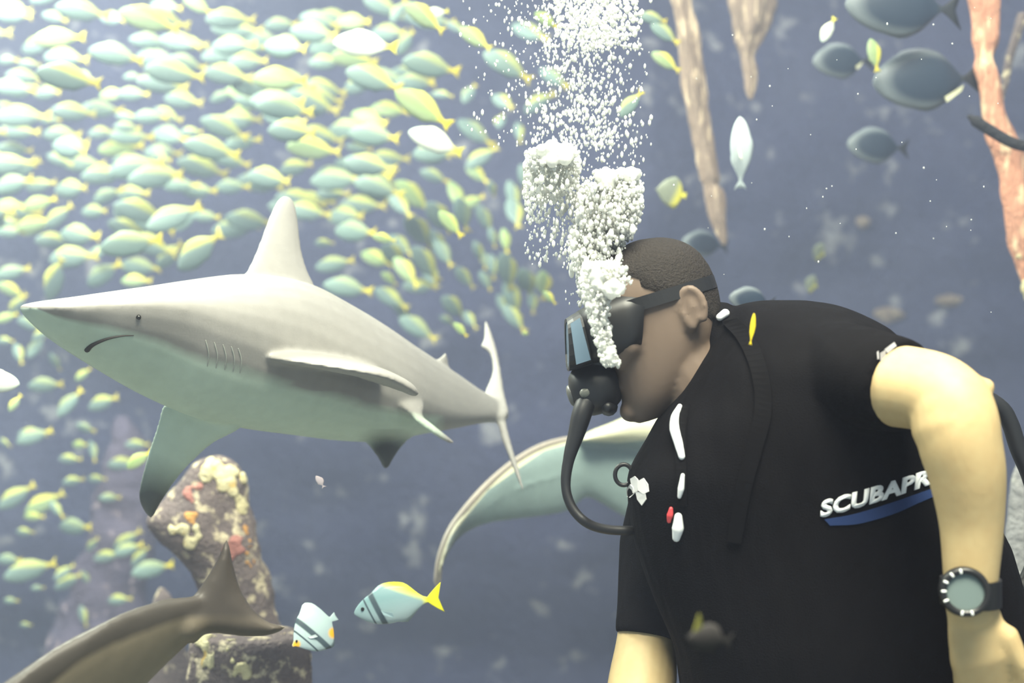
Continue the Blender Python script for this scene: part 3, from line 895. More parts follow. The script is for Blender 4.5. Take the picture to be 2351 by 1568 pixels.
# strap round the back of the head
seq = []
for k in range(25):
    a = math.pi * (0.06 + 0.88 * k / 24)
    fx = math.cos(a) * 128 - 32; lx = math.sin(a)
    seq.append((fx, lx))
pts_o = []
b45, f45, w45 = -160, 120, 110
strap_v = []
for side in (1,):
    for k in range(49):
        a = math.radians(40 + 280 * k / 48)
        ca, sa = math.cos(a), math.sin(a)
        fwd = (b45 + f45) / 2 + (f45 - b45) / 2 * ca * 1.05
        lat = w45 * math.copysign(abs(sa) ** 0.9, sa) * 1.09
        upc = 62 - 6 * (1 - ca) * 0.5
        hh = 15
        strap_v.append((fwd, lat, upc, hh))
V, Fc = [], []
for fwd, lat, upc, hh in strap_v:
    V += [H(fwd, upc - hh, lat), H(fwd, upc + hh, lat), H(fwd * 0.985, upc + hh, lat * 0.95), H(fwd * 0.985, upc - hh, lat * 0.95)]
for i in range(len(strap_v) - 1):
    for j in range(4):
        Fc.append((i * 4 + j, i * 4 + (j + 1) % 4, (i + 1) * 4 + (j + 1) % 4, (i + 1) * 4 + j))
Fc += [(0, 1, 2, 3), tuple(len(V) - 4 + q for q in (3, 2, 1, 0))]
link('strap', mesh('strap', (V, Fc), False), m_black, mask)

# ------------------------------------------------------------------ regulator and hose
reg = empty('regulator', H(174, -150))
props(reg, 'black round scuba regulator in the mouth with a hose curving to the chest', 'regulator')
def disc(prof, up_c, n=32, lat=0.0, fw0=0.0):
    return loft([[H(fw0 + f, up_c + r * math.sin(2 * math.pi * k / n), lat + r * 1.0 * math.cos(2 * math.pi * k / n)) for k in range(n)] for f, r in prof])
link('housing', mesh('housing', disc([(112, 20), (124, 46), (140, 57), (166, 62), (192, 60), (210, 54), (222, 42), (228, 24), (229, 8)], -92)), m_black, reg)
link('purge_button', mesh('purge_button', disc([(224, 26), (231, 25), (235, 20), (237, 10), (237, 2)], -92)), flat('purge_grey', srgb(96, 96, 92), 0.35), reg)
link('side_badge', mesh('side_badge', tube([H(196, -92, 50), H(200, -92, 52)], [.009, .008], 14)), flat('badge_grey', srgb(120, 120, 110), 0.4), reg)
link('mouthpiece', mesh('mouthpiece', tube([H(110, -106), H(140, -98)], [.020, .026], 14, True, (0, 0, 1), 0.7)), m_black, reg)
link('exhaust_tee', mesh('exhaust_tee', tube([H(160, -140, -40), H(156, -142, -14), H(156, -142, 14), H(160, -140, 40)], [.010, .015, .015, .010], 12)), m_black, reg)
hp = spline([(1345, 925), (1336, 950), (1322, 1000), (1307, 1050), (1299, 1100), (1303, 1140), (1320, 1175), (1350, 1202), (1390, 1215), (1440, 1218), (1520, 1216)], 6)
hw = np.interp(hp[:, 1], [925, 960, 1000, 1060, 1120, 1230], [24, 23, 19, 13, 11, 11])
hy = np.interp(np.arange(len(hp)), [0, 40, 54, len(hp) - 1], [1.975, 1.93, 1.95, 2.0])
link('hose', mesh('hose', tube([S(x, y, Yq) for (x, y), Yq in zip(hp, hy)], [w * 1.95 / F for w in hw], 14)), m_black, reg)

# ------------------------------------------------------------------ wrist watch
wc = S(2214, 1358, 1.66 - .046)
watch = empty('wrist_watch', wc)
props(watch, 'round black dive watch with grey dial on the wrist', 'watch')
wn = Vector((-0.22, -0.96, 0.12)).normalized()
we1 = Vector((0, 0, 1)); we1 = (we1 - wn * we1.dot(wn)).normalized(); we2 = wn.cross(we1)
wu = 1.62 / F
def wdisc(prof, n=36):
    return loft([[wc + wn * (h * wu) + (we1 * math.sin(2 * math.pi * k / n) + we2 * math.cos(2 * math.pi * k / n)) * (r * wu) for k in range(n)] for h, r in prof])
link('case', mesh('case', wdisc([(-26, 50), (-20, 55), (0, 57), (10, 56), (16, 52)])), m_black, watch)
bez_o = [[wc + wn * (h * wu) + (we1 * math.sin(2 * math.pi * k / 36) + we2 * math.cos(2 * math.pi * k / 36)) * (r * wu) for k in range(36)] for h, r in ((14, 54), (22, 55), (26, 51))]
bez_i = [[wc + wn * (h * wu) + (we1 * math.sin(2 * math.pi * k / 36) + we2 * math.cos(2 * math.pi * k / 36)) * (r * wu) for k in range(36)] for h, r in ((14, 41), (20, 41), (25, 42))]
bez = link('bezel', mesh('bezel', hollow(bez_o, bez_i)), flat('bezel_black', srgb(34, 34, 36), 0.3), watch)
link('dial', mesh('dial', wdisc([(10, 42), (17, 42)]), False), flat('dial_grey', srgb(104, 118, 116), 0.4), watch)
m_tick = flat('tick_white', srgb(240, 242, 238), 0.3)
for k in (78, 52, 26, 0, -26, -80, -106):
    a = math.radians(k)
    d = we1 * math.sin(a) + we2 * math.cos(a)
    p = wc + wn * (25 * wu)
    link('bezel_tick', mesh('bezel_tick', tube([p + d * 44 * wu, p + d * 50 * wu], [.0016, .0018], 8)), m_tick, bez)
sv_pts = []
for k in range(33):
    a = 2 * math.pi * k / 32
    sv_pts.append(a)
so, si = [], []
V, Fc = [], []
for a in sv_pts[:-1]:
    for rr_, zz in ((0.0395, 0.018), (0.0395, -0.018), (0.034, -0.018), (0.034, 0.018)):
        c = S(2228, 1358, 1.66)
        V.append(c + Vector((math.cos(a) * rr_ * 1.0, math.sin(a) * rr_, zz)))
for i in range(32):
    for j in range(4):
        Fc.append((i * 4 + j, i * 4 + (j + 1) % 4, ((i + 1) % 32) * 4 + (j + 1) % 4, ((i + 1) % 32) * 4 + j))
link('strap', mesh('strap', (V, Fc), False), m_black, watch)
# ------------------------------------------------------------------ fish
def fish_mesh(name, prof, tail, dorsal=(), anal=(), bend=0.0, wide=0.36, n=12, fork=0.5):
    """one continuous fish of length 1, head at -x: prof = (x, top, bottom) rows, fins grow out of the back and belly ridge, the tail is the last rows"""
    P = spline(prof, 3)
    rows = []
    for x, t, b in P:
        w = (t - b) * 0.5 * wide * (1.0 if x < 0.2 else max(0.25, 1 - (x - 0.2) * 2.6))
        d = np.interp(x, [q[0] for q in dorsal], [q[1] for q in dorsal]) if dorsal else 0.0
        a = np.interp(x, [q[0] for q in anal], [q[1] for q in anal]) if anal else 0.0
        rows.append((x, t, b, w, d, a, 0.0))
    xe = P[-1][0]
    for i, (dx, h, fk) in enumerate(tail):
        rows.append((xe + dx, h, -h, 0.006 if i < len(tail) - 1 else 0.003, 0, 0, fk))
    rings = []
    for x, t, b, w, d, a, fk in rows:
        ring = []
        c, hh = (t + b) / 2, (t - b) / 2
        for k in range(n):
            an = 2 * math.pi * k / n
            z = c + hh * math.sin(an)
            y = w * math.cos(an)
            if k == n // 4: z += d
            if k == 3 * n // 4: z -= a
            xx = x + fk * abs(math.sin(an)) ** 1.3
            yy = y + bend * (xx + 0.5) ** 2 * 0.5
            ring.append((xx, yy, z))
        rings.append(ring)
    return mesh(name, loft(rings))

FUS = [(-0.5, 0.004, -0.018), (-0.47, 0.055, -0.055), (-0.40, 0.115, -0.108), (-0.28, 0.172, -0.158), (-0.12, 0.198, -0.182), (0.05, 0.176, -0.160), (0.2, 0.112, -0.104), (0.3, 0.054, -0.05), (0.36, 0.03, -0.03)]
TAIL = [(0.03, 0.045, 0.0), (0.06, 0.085, 0.02), (0.08, 0.12, 0.06)]
school_me = [fish_mesh('schooling_fish', FUS, TAIL, [(-0.25, 0), (-0.15, 0.035), (0.1, 0.025), (0.25, 0)], [(0.0, 0), (0.08, 0.03), (0.22, 0)], bd) for bd in (0.0, 0.22, -0.22, 0.45, -0.4)]
BRM = [(-0.5, -0.01, -0.03), (-0.47, 0.04, -0.06), (-0.38, 0.12, -0.125), (-0.25, 0.19, -0.18), (-0.08, 0.215, -0.195), (0.08, 0.185, -0.165), (0.2, 0.115, -0.10), (0.28, 0.05, -0.045), (0.33, 0.03, -0.03)]
SUR = [(-0.5, 0.0, -0.03), (-0.47, 0.07, -0.08), (-0.38, 0.16, -0.16), (-0.22, 0.235, -0.23), (-0.02, 0.25, -0.25), (0.15, 0.2, -0.2), (0.26, 0.11, -0.11), (0.33, 0.04, -0.04), (0.36, 0.025, -0.025)]
BUT = [(-0.5, 0.0, -0.03), (-0.44, 0.05, -0.06), (-0.34, 0.2, -0.18), (-0.18, 0.36, -0.33), (0.02, 0.42, -0.4), (0.18, 0.37, -0.35), (0.28, 0.22, -0.2), (0.33, 0.07, -0.06), (0.36, 0.05, -0.05)]

def school_mat(name, side, back, tailc, belly, bright=0.0):
    k = NT(name)
    o = k.coord('Object')
    s = k.sep(o)
    rnd = k.n('ShaderNodeObjectInfo').outputs['Random']
    z = k.math('ADD', s[2], k.math('MULTIPLY', k.math('SUBTRACT', k.noise(6, 2), 0.5), 0.05))
    col = k.mix(k.ramp(k.math('ADD', k.math('MULTIPLY', z, 3.2), 0.5), [(0.22, 0.0), (0.45, 1.0)]), belly, side)
    line = k.math('ADD', k.math('MULTIPLY', z, 4.0), k.math('MULTIPLY', s[0], 0.9))
    yel = k.ramp(line, [(0.16, 0.0), (0.34, 1.0)])
    tl = k.ramp(s[0], [(0.24, 0.0), (0.34, 1.0)])
    # individuals are more or less yellow
    yel = k.math('MULTIPLY', yel, k.ramp(rnd, [(0.15, 0.25), (0.8, 1.0)]))
    col = k.mix(yel, col, back)
    col = k.mix(tl, col, tailc)
    col = k.mix(k.math('MULTIPLY', rnd, 0.35), col, srgb(104, 116, 118))
    return k.base(col, 0.6, 0.25)
m_school = school_mat('fusilier', srgb(112, 132, 124), srgb(190, 188, 74), srgb(210, 190, 50), srgb(112, 134, 128))
m_bright = school_mat('fusilier_bright', srgb(214, 228, 214), srgb(250, 248, 214), srgb(236, 222, 60), srgb(232, 238, 224))
m_yellow = school_mat('fusilier_yellow', srgb(150, 172, 112), srgb(232, 218, 64), srgb(236, 214, 40), srgb(160, 178, 130))
for me in school_me:
    me.materials.append(m_school)
def with_mat(me, m):
    c = me.copy(); c.materials.clear(); c.materials.append(m); return c
bright_me = [with_mat(school_me[i], m_bright) for i in (0, 1)]
yellow_me = [with_mat(school_me[i], m_yellow) for i in (0, 1, 2)]

def put(name, me, px, py, Y, L, ang=0.0, yaw=0.0, roll=0.0, flip=False):
    """a fish of real length L metres; ang tilts the tail down to the right, yaw turns it towards or away from the camera"""
    o = bpy.data.objects.new(name, me)
    o.location = S(px, py, Y)
    rz = math.radians(yaw + (180 if flip else 0))
    o.rotation_mode = 'XYZ'
    M = Euler((math.radians(roll), 0, 0)).to_matrix()
    M = Matrix.Rotation(math.radians(ang), 3, 'Y') @ Matrix.Rotation(rz, 3, 'Z') @ M
    o.rotation_euler = M.to_euler()
    o.scale = (L, L, L)
    COL.objects.link(o)
    return o

A = []   # (px, py, length px, tilt)
def add(ox, oy, sc, rows):
    for r in rows:
        A.append((ox + r[0] / sc, oy + r[1] / sc, r[2] / sc, r[3] if len(r) > 3 else 0))
add(0, 0, 2.94, [(100, 60, 230, 10), (370, 120, 160, 15), (560, 80, 300, 5), (770, 130, 200, 15), (1010, 140, 340, 12), (400, 260, 310, -5), (440, 390, 290, 5), (60, 410, 140), (200, 430, 130), (780, 370, 340, 10), (1020, 280, 260, 5),
    (1290, 300, 220, 5), (1260, 430, 240, 12), (1130, 50, 220, 10), (1340, 40, 200, 30), (1180, 500, 330, 5), (900, 520, 130), (470, 530, 380, 8), (570, 520, 160, 25), (170, 520, 210), (100, 600, 260, 5), (330, 630, 220, 5), (900, 640, 200),
    (760, 640, 180), (1240, 680, 260, 10), (1100, 570, 300, 5), (1550, 130, 300), (1600, 210, 280), (1580, 310, 290), (1900, 170, 190, -10), (2150, 140, 250, 15), (2130, 230, 320, 10), (1950, 330, 340, 15), (1700, 330, 190, -10), (1680, 420, 270),
    (2200, 420, 220), (1540, 510, 290, 5), (1900, 540, 350, 5), (1620, 640, 200, 20), (1500, 650, 160, -20), (2170, 660, 280, 5), (1920, 745, 320, 5), (2140, 740, 170, -10), (1980, 890, 330, 5), (1640, 740, 150), (1700, 700, 220, 15), (500, 760, 250),
    (690, 740, 240), (860, 790, 160, 10), (1010, 790, 210), (1130, 780, 210, 20), (130, 890, 250), (340, 810, 130), (60, 740, 170, 15), (420, 910, 240), (690, 900, 190), (860, 860, 150), (890, 925, 270), (1150, 920, 270, 15), (1290, 890, 140),
    (100, 1010, 190), (500, 1010, 330, 15), (400, 1080, 180, 20), (820, 1000, 260, -10), (180, 1130, 210, -25), (570, 1110, 260), (900, 1090, 240), (1090, 1070, 180, 15), (1430, 1010, 340, 12), (1640, 960, 230, -10), (1550, 1080, 260, 15),
    (2120, 1010, 320, 5), (2000, 1130, 220, -10), (1830, 1210, 320, 8), (2250, 1170, 180), (2250, 1310, 210), (1100, 1170, 250), (1210, 1250, 220), (1350, 1290, 220), (1560, 1260, 210), (270, 1250, 200, -10), (500, 1280, 270), (720, 1320, 200, -20),
    (900, 1310, 230), (80, 1390, 180, 10), (270, 1370, 200, -20), (650, 1430, 200), (880, 1430, 230), (1180, 1470, 330, -25), (1400, 1460, 150), (400, 1460, 220, -40), (230, 1510, 230, -15), (2080, 1430, 290, 5), (60, 1500, 150)])
add(0, 400, 2.614, [(70, 350, 160), (220, 310, 200, -25), (330, 400, 200), (480, 370, 260, 5), (790, 420, 330, -10), (960, 300, 220, -20), (1130, 250, 200, -55), (1240, 260, 130), (1200, 460, 330, -35), (1030, 480, 220, -40), (600, 470, 140), (420, 500, 270, -5),
    (340, 620, 270, -60), (850, 560, 240, 5), (620, 600, 230, -30), (80, 590, 180, -15), (820, 640, 170), (70, 700, 150, 30), (100, 790, 150, -50), (40, 860, 120, -20), (220, 1030, 150, -60), (30, 1000, 100), (280, 1265, 200, -5), (420, 1370, 190, -50),
    (620, 1370, 190, -20), (520, 1530, 100, 20), (200, 1560, 160), (500, 1200, 100, -40), (180, 900, 160, 20), (250, 960, 130, -30), (110, 1080, 130, 60), (330, 1130, 110, 70)])
add(0, 950, 2.5375, [(200, 130, 190, -20), (410, 265, 130), (470, 180, 100), (500, 80, 100, 20), (545, 220, 120, 70), (720, 290, 170, -5), (800, 180, 120), (430, 390, 120, -10), (560, 380, 100), (100, 480, 210, -35), (260, 520, 220, -30), (330, 560, 120, 40),
    (640, 490, 110), (200, 600, 110), (440, 660, 200, -3), (140, 690, 100), (740, 740, 170, -35), (630, 830, 150, -10), (750, 790, 160, -20), (820, 830, 130, -50), (890, 905, 200, -10), (610, 930, 200, -25), (180, 910, 250, -15), (375, 920, 120, -40),
    (400, 975, 140, -30), (50, 850, 140), (220, 1015, 70), (690, 1085, 130, -10), (640, 1250, 80, -60), (480, 1180, 110, 70), (150, 1230, 70), (540, 760, 100, -50), (60, 1090, 80), (700, 1230, 70, -60), (560, 1090, 100, 30), (30, 170, 80, 30), (500, 960, 90, 60)])
add(780, 0, 2.94, [(100, 150, 230, 5), (300, 50, 260, 20), (400, 70, 180, -60), (790, 190, 140, 30), (100, 400, 270, 3), (460, 280, 180, -40), (620, 450, 350, 8), (500, 520, 270, 5), (230, 540, 370, 20), (1130, 440, 330, 30), (1290, 230, 260, 30),
    (1450, 530, 210, 35), (340, 740, 240, 5), (200, 800, 240, 20), (920, 900, 270, 35), (240, 920, 340, 10), (130, 1000, 150, 5), (650, 1060, 210), (100, 1130, 230, 10), (340, 1150, 130), (640, 1190, 190, 20), (300, 1220, 220, 20), (960, 1060, 240, -35),
    (930, 1180, 190, 40), (230, 1290, 270, 30), (500, 1330, 270, 40), (410, 1390, 210, 45), (680, 1480, 240, 50), (900, 1360, 160, -30), (1030, 1280, 110, 70), (1170, 1330, 210, 75), (1180, 1450, 230, 75), (790, 1330, 210, 65), (830, 1450, 210, 75),
    (980, 1480, 190, 60), (1110, 700, 190, 40), (1090, 800, 140, -75), (880, 620, 170, -60), (670, 640, 110), (1350, 690, 210, -30), (700, 640, 120, 10), (1210, 900, 150, 80), (1240, 1200, 170, 80)])
add(700, 500, 2.413, [(290, 80, 240, 5), (110, 140, 100), (170, 260, 200, -10), (400, 230, 180, 20), (530, 150, 160, 40), (640, 90, 210, 50), (500, 220, 160, 45), (670, 260, 210, 55), (470, 340, 100, 40), (240, 390, 250, 8), (480, 450, 200, 30), (640, 380, 180),
    (620, 610, 210, 30), (790, 570, 90, 30), (910, 560, 100, 50), (830, 500, 160, 40), (1040, 110, 110, 75), (1110, 130, 130, 80), (1120, 300, 190, 75), (1230, 370, 160, 70), (1320, 370, 130, 85), (1150, 450, 210, 70), (1160, 560, 180, 50),
    (1040, 270, 130, 80), (960, 190, 120, 70), (700, 330, 160, 60), (770, 200, 180, 55), (560, 300, 190, 50), (990, 230, 100, 80), (1260, 470, 120, 85), (740, 150, 170, 60), (1000, 350, 110, 60), (880, 330, 120, 50), (1090, 480, 110, 70), (540, 520, 150, 55)])
rnd = random.Random(5)
def Y_for(L):
    return min(max(0.19 * F / L, 3.1), 5.2)
def zone_of(px, py, ang):
    if py > 880: return 'low'
    if abs(ang) >= 38 and px > 830: return 'steep'
    if py < 120: return 'top' if px < 620 else 'topmid'
    if px < 300: return 'edge' if py < 450 else 'snout'
    if py > 400: return 'back' if px < 560 else 'fin'
    if px > 820: return 'bub'
    return 'mid'
ZT = {'low': 'scattered beside the rocks', 'steep': 'climbing between fin and bubbles', 'top': 'in the hazy upper corner', 'topmid': 'along the top edge',
      'edge': 'at the hazy outer edge', 'snout': 'just over the shark snout', 'back': 'before the dorsal fin', 'fin': 'behind the dorsal fin tip', 'bub': 'near the bubbles',
      'mid': 'in the thick of the school'}
placed = []
def clear_Y(px, py, Y, L):
    """slide a fish along its line of sight until it touches no neighbour"""
    for t in range(30):
        p = S(px, py, Y)
        if all((p - q).length > 0.42 * (L + l) * 0.62 for q, l in placed): break
        Y = min(max(Y + rnd.uniform(-0.35, 0.4), 3.0), 5.6)
    placed.append((S(px, py, Y), L))
    return Y
def spot(z, px, py):
    a = 'higher up' if py < {'low': 1150, 'steep': 560, 'edge': 290, 'snout': 560, 'back': 500, 'fin': 520, 'bub': 260, 'mid': 260, 'top': 55, 'topmid': 55}[z] else 'lower down'
    c = {'low': 160, 'steep': 1040, 'edge': 150, 'snout': 140, 'back': 430, 'fin': 760, 'bub': 930, 'mid': 560, 'top': 300, 'topmid': 900}[z]
    return a + (', snout side' if px < c else ', tail side')
def school(px, py, Y, L, ang, yaw, yellow):
    Y2 = clear_Y(px, py, Y, L)
    L *= Y2 / Y
    me = yellow_me[rnd.randrange(3)] if yellow else school_me[rnd.choice((0, 0, 1, 2, 3, 4))]
    o = put('schooling_fish', me, px, py, Y2, L, ang, yaw, rnd.uniform(-10, 10))
    z = zone_of(px, py, ang)
    tilt = '' if z == 'steep' else ('tail-down ' if ang >= 12 else ('tail-up ' if ang <= -12 else 'level '))
    size = 'tiny' if L / Y2 * F < 48 else ('large' if L / Y2 * F > 118 else 'small')
    props(o, '%s %s%s fish %s, %s' % (size, tilt, 'yellow' if yellow else 'blue-green', ZT[z], spot(z, px, py)), 'fish', 'school fish ' + ZT[z])
for i, (px, py, L, ang) in enumerate(A):
    L *= 1.12
    yaw = rnd.uniform(-26, 26)
    if abs(ang) >= 38 and px > 830: yaw += rnd.choice((-20, 25))
    Y = Y_for(L) + rnd.uniform(-0.12, 0.12)
    school(px, py, Y, L * Y / F / max(math.cos(math.radians(yaw)), 0.6), ang, yaw, rnd.random() < 0.18)
# fainter fish deep in the school
for i in range(64):
    px, py = rnd.uniform(-40, 1000), rnd.uniform(-20, 640)
    if py > 620 - max(0, px - 500) * 0.2: py *= 0.6
    school(px, py, rnd.uniform(4.7, 5.7), rnd.uniform(0.19, 0.23), rnd.uniform(-15, 20), rnd.uniform(-30, 30), False)

def single(me, px, py, Y, Lpx, ang, yaw, label, name='schooling_fish', flip=False, roll=0, cat='fish'):
    o = put(name, me, px, py, Y, Lpx * Y / F, ang, yaw, roll, flip)
    return props(o, label, cat)
# fish of the school that stand out
single(bright_me[0], 840, 103, 3.3, 150, 5, 0, 'glaring white-sided fish with yellow tail at the top of the school')
single(bright_me[1], 1002, 326, 3.2, 135, 20, 5, 'bright fish with white back and yellow flank line, pointing at the bubbles')
single(yellow_me[0], 972, 250, 3.3, 150, 32, 5, 'long yellow-backed fish diving tail-down just above the bright striped one')
single(yellow_me[1], 975, 40, 3.4, 110, 35, 0, 'strongly yellow fish angled down near the top edge beside the bubbles')
single(bright_me[0], 1003, 30, 3.6, 60, -15, 20, 'small white fish over the yellow one near the top edge')
single(yellow_me[2], 1092, 90, 3.5, 90, 35, 0, 'yellow fish whose tail reaches the bubble column')
single(yellow_me[0], 1255, 48, 3.4, 70, 25, 30, 'yellow fish half hidden among the topmost bubbles')
single(yellow_me[1], 320, 1055, 3.4, 70, -35, 0, 'vivid yellow fish touching the hanging pectoral fin')
single(yellow_me[0], 35, 925, 3.6, 46, -60, 20, 'small orange-yellow fish below the cream fish at the picture edge')
single(yellow_me[2], 1057, 757, 3.4, 46, 45, 20, 'short yellow fish beside the upper tail lobe of the shark')
single(yellow_me[0], 1262, 684, 3.3, 44, 45, 20, 'small yellow fish close to the glass of the dive mask')
single(yellow_me[1], 1208, 766, 3.5, 26, 5, 50, 'tiny yellow fish between shark tail and dive mask')
single(yellow_me[0], 1035, 515, 3.4, 80, 48, 0, 'lemon fish climbing in the middle of the steep swarm')
single(yellow_me[2], 882, 548, 3.5, 56, 10, 20, 'short yellow fish behind the grey one near the dorsal fin')
single(bright_me[0], -20, 876, 2.5, 130, 4, 0, 'cream fish entering at the edge in front of the school', flip=True)
single(school_me[0], 1450, 238, 3.0, 80, -50, 0, 'slim bluish fish with yellow tail crossing the right rim of the bubbles')
single(school_me[1], 1500, 42, 3.6, 68, 10, 0, 'grey-green fish right of the bubble top, the upper of three')
single(school_me[0], 1527, 78, 3.6, 80, 35, 0, 'slim pale fish slanting across the long root, the middle of three')
single(yellow_me[1], 1530, 142, 3.5, 78, 32, 0, 'green-yellow fish beside the long root, the lowest of three')
single(bright_me[0], 1902, 68, 3.3, 64, -62, 0, 'small white fish swimming up at the top between the blue fish')
single(yellow_me[0], 2007, 128, 3.2, 78, 75, 10, 'narrow yellow fish upright in front of the large blue fish')
o = single(yellow_me[0], 1727, 756, 1.70, 74, 97, 0, 'thin bright yellow sliver of a fish upright at the black shoulder')
o.scale = (o.scale[0], o.scale[1] * 0.4, o.scale[2] * 0.4)
o.data = with_mat(yellow_me[0], flat('pure_yellow', srgb(244, 214, 40), 0.5))

# ---- banded bream
def banded(name, side, bars, back, tailc, spots=()):
    k = NT(name)
    s = k.sep(k.coord('Object'))
    col = side
    z01 = k.math('ADD', k.math('MULTIPLY', s[2], 2.2), 0.5)
    col = k.mix(k.ramp(z01, [(0.15, 0.0), (0.75, 1.0)]), srgb(158, 176, 180), side)
    if back:
        col = k.mix(k.ramp(k.math('ADD', k.math('MULTIPLY', s[2], 2.2), k.math('MULTIPLY', s[0], 1.2)), [(0.30, 0.0), (0.48, 1.0)]), col, back)
    slant = k.math('ADD', s[0], k.math('MULTIPLY', s[2], 0.35))
    for x0, x1 in bars:
        mid, hw = (x0 + x1) / 2, (x1 - x0) / 2
        d = k.math('ABSOLUTE', k.math('SUBTRACT', slant, mid))
        col = k.mix(k.ramp(d, [(hw * 0.75, 1.0), (hw * 1.25, 0.0)]), col, srgb(66, 80, 88))
    if tailc:
        col = k.mix(k.ramp(s[0], [(0.26, 0.0), (0.33, 1.0)]), col, tailc)
    for sx, sz, r in spots:
        dx = k.math('SUBTRACT', s[0], sx); dz = k.math('SUBTRACT', s[2], sz)
        d = k.math('SQRT', k.math('ADD', k.math('MULTIPLY', dx, dx), k.math('MULTIPLY', dz, dz)))
        col = k.mix(k.ramp(d, [(r * 0.5, 1.0), (r, 0.0)]), col, srgb(242, 178, 40))
    return k.base(col, 0.4, 0.5)
bream_me = fish_mesh('bream', BRM, [(0.03, 0.06, 0.0), (0.08, 0.12, 0.02), (0.12, 0.17, 0.05)], [(-0.28, 0), (-0.18, 0.05), (0.1, 0.05), (0.22, 0.0)], [(0.0, 0), (0.06, 0.05), (0.2, 0)], 0.05, 0.34, 16)
bream_me.materials.append(banded('bream_skin', srgb(120, 152, 156), [(-0.345, -0.325), (-0.27, -0.205)], srgb(226, 224, 60), srgb(232, 226, 40)))
def fins_of(o, mat, px):
    """paired pectoral fin as a part"""
    me = mesh('pectoral_fin', ([(-0.20, -0.085, -0.02), (-0.08, -0.15, -0.05), (-0.06, -0.14, -0.11), (-0.18, -0.09, -0.07), (-0.20, -0.078, -0.02), (-0.08, -0.143, -0.05), (-0.06, -0.133, -0.11), (-0.18, -0.083, -0.07)],
                              [(0, 1, 2, 3), (7, 6, 5, 4), (0, 4, 5, 1), (1, 5, 6, 2), (2, 6, 7, 3), (3, 7, 4, 0)]), False)
    f = bpy.data.objects.new('pectoral_fin', me); me.materials.append(mat); COL.objects.link(f); f.parent = o
    ev = bpy.data.meshes.new('eye'); bm = bmesh.new(); bmesh.ops.create_uvsphere(bm, u_segments=10, v_segments=6, radius=0.022)
    bm.to_mesh(ev); bm.free(); ev.materials.append(flat('fish_eye', srgb(24, 24, 26), 0.2))
    for sgn in (-1, 1):
        e = bpy.data.objects.new('eye', ev); COL.objects.link(e); e.parent = o; e.location = (-0.40, sgn * 0.033, 0.02)
def whole(o, label):
    props(o, label, 'fish')
    return o
b1 = single(bream_me, 915, 1388, 2.3, 205, -8, 6, 'blue-grey bream with black head bands and vivid yellow tail', 'banded_bream')
fins_of(b1, flat('bream_fin', srgb(170, 196, 200), 0.4), 0)
bream2_me = fish_mesh('banded_butterflyfish', BUT, [(0.02, 0.06, 0.0), (0.05, 0.07, 0.01), (0.08, 0.08, 0.02)], [(-0.1, 0), (0.05, 0.10), (0.2, 0.07), (0.3, 0.0)], [(0.0, 0), (0.14, 0.06), (0.26, 0)], 0.0, 0.22, 16)
bream2_me.materials.append(banded('banded_skin', srgb(176, 196, 196), [(-0.29, -0.26), (-0.15, -0.05)], None, None, [(-0.43, -0.03, 0.09), (0.24, -0.22, 0.12)]))
b2 = single(bream2_me, 724, 1446, 2.3, 128, -30, 30, 'white fish with two black bands and orange spots turning over the flat rock', 'banded_fish')
fins_of(b2, flat('banded_fin', srgb(226, 238, 238), 0.4), 0)

# ---- large blue oval fish
def surgeon_mat():
    k = NT('blue_surgeon')
    s = k.sep(k.coord('Object'))
    r = k.math('SQRT', k.math('ADD', k.math('POWER', k.math('MULTIPLY', s[0], 2.3), 2.0), k.math('POWER', k.math('MULTIPLY', s[2], 4.1), 2.0)))
    col = k.mix(k.ramp(r, [(0.72, 0.0), (0.98, 1.0)]), srgb(32, 46, 62), srgb(98, 106, 110))
    col = k.mix(k.ramp(s[0], [(0.30, 0.0), (0.37, 1.0)]), col, srgb(26, 30, 34))
    return k.base(col, 0.5, 0.4)
sur_me = fish_mesh('blue_fish', SUR, [(0.04, 0.05, 0.0), (0.09, 0.11, 0.02), (0.12, 0.17, 0.06)], [(-0.3, 0), (-0.2, 0.03), (0.15, 0.03), (0.3, 0.0)], [(-0.15, 0), (0.0, 0.03), (0.28, 0)], 0.06, 0.3, 16)
sur_me.materials.append(surgeon_mat())
pale_fin = flat('pale_fin', srgb(206, 204, 170), 0.5)
def blue(px, py, Y, Lpx, ang, yaw, label, flip=False, marks=()):
    o = single(sur_me, px, py, Y, Lpx, ang, yaw, label, 'blue_fish', flip)
    for nm, x, z, lx, lz in marks:
        me = mesh(nm, ([(x, -0.07, z), (x + lx, -0.06, z + lz), (x + lx * 0.9, -0.05, z + lz - 0.05), (x + 0.02, -0.065, z - 0.045), (x, -0.055, z), (x + lx, -0.05, z + lz), (x + lx * 0.9, -0.04, z + lz - 0.05), (x + 0.02, -0.05, z - 0.045)],
                      [(0, 1, 2, 3), (7, 6, 5, 4), (0, 4, 5, 1), (1, 5, 6, 2), (2, 6, 7, 3), (3, 7, 4, 0)]), False)
        me.materials.append(pale_fin)
        f = bpy.data.objects.new(nm, me); COL.objects.link(f); f.parent = o
    return o
blue(2128, 183, 3.3, 262, -4, 8, 'large dark blue oval fish with pale rim and dark tail before the orange trunk', marks=[('anal_fin', 0.12, -0.17, 0.19, 0.10)])
blue(2072, 14, 3.2, 270, 2, 5, 'large blue oval fish cut off by the top edge')
blue(1935, 140, 3.9, 150, -3, 12, 'dim blue oval fish below the small white fish', marks=[('anal_fin', 0.18, -0.10, 0.12, 0.08)])
blue(2015, 335, 4.0, 150, 3, 10, 'faint blue oval fish in the middle of the dark wall')
blue(1618, 560, 4.2, 110, 5, 10, 'hazy blue fish just above the cropped hair')
blue(1726, 690, 2.9, 110, 8, 10, 'pale bluish fish peeping over the black shoulder')
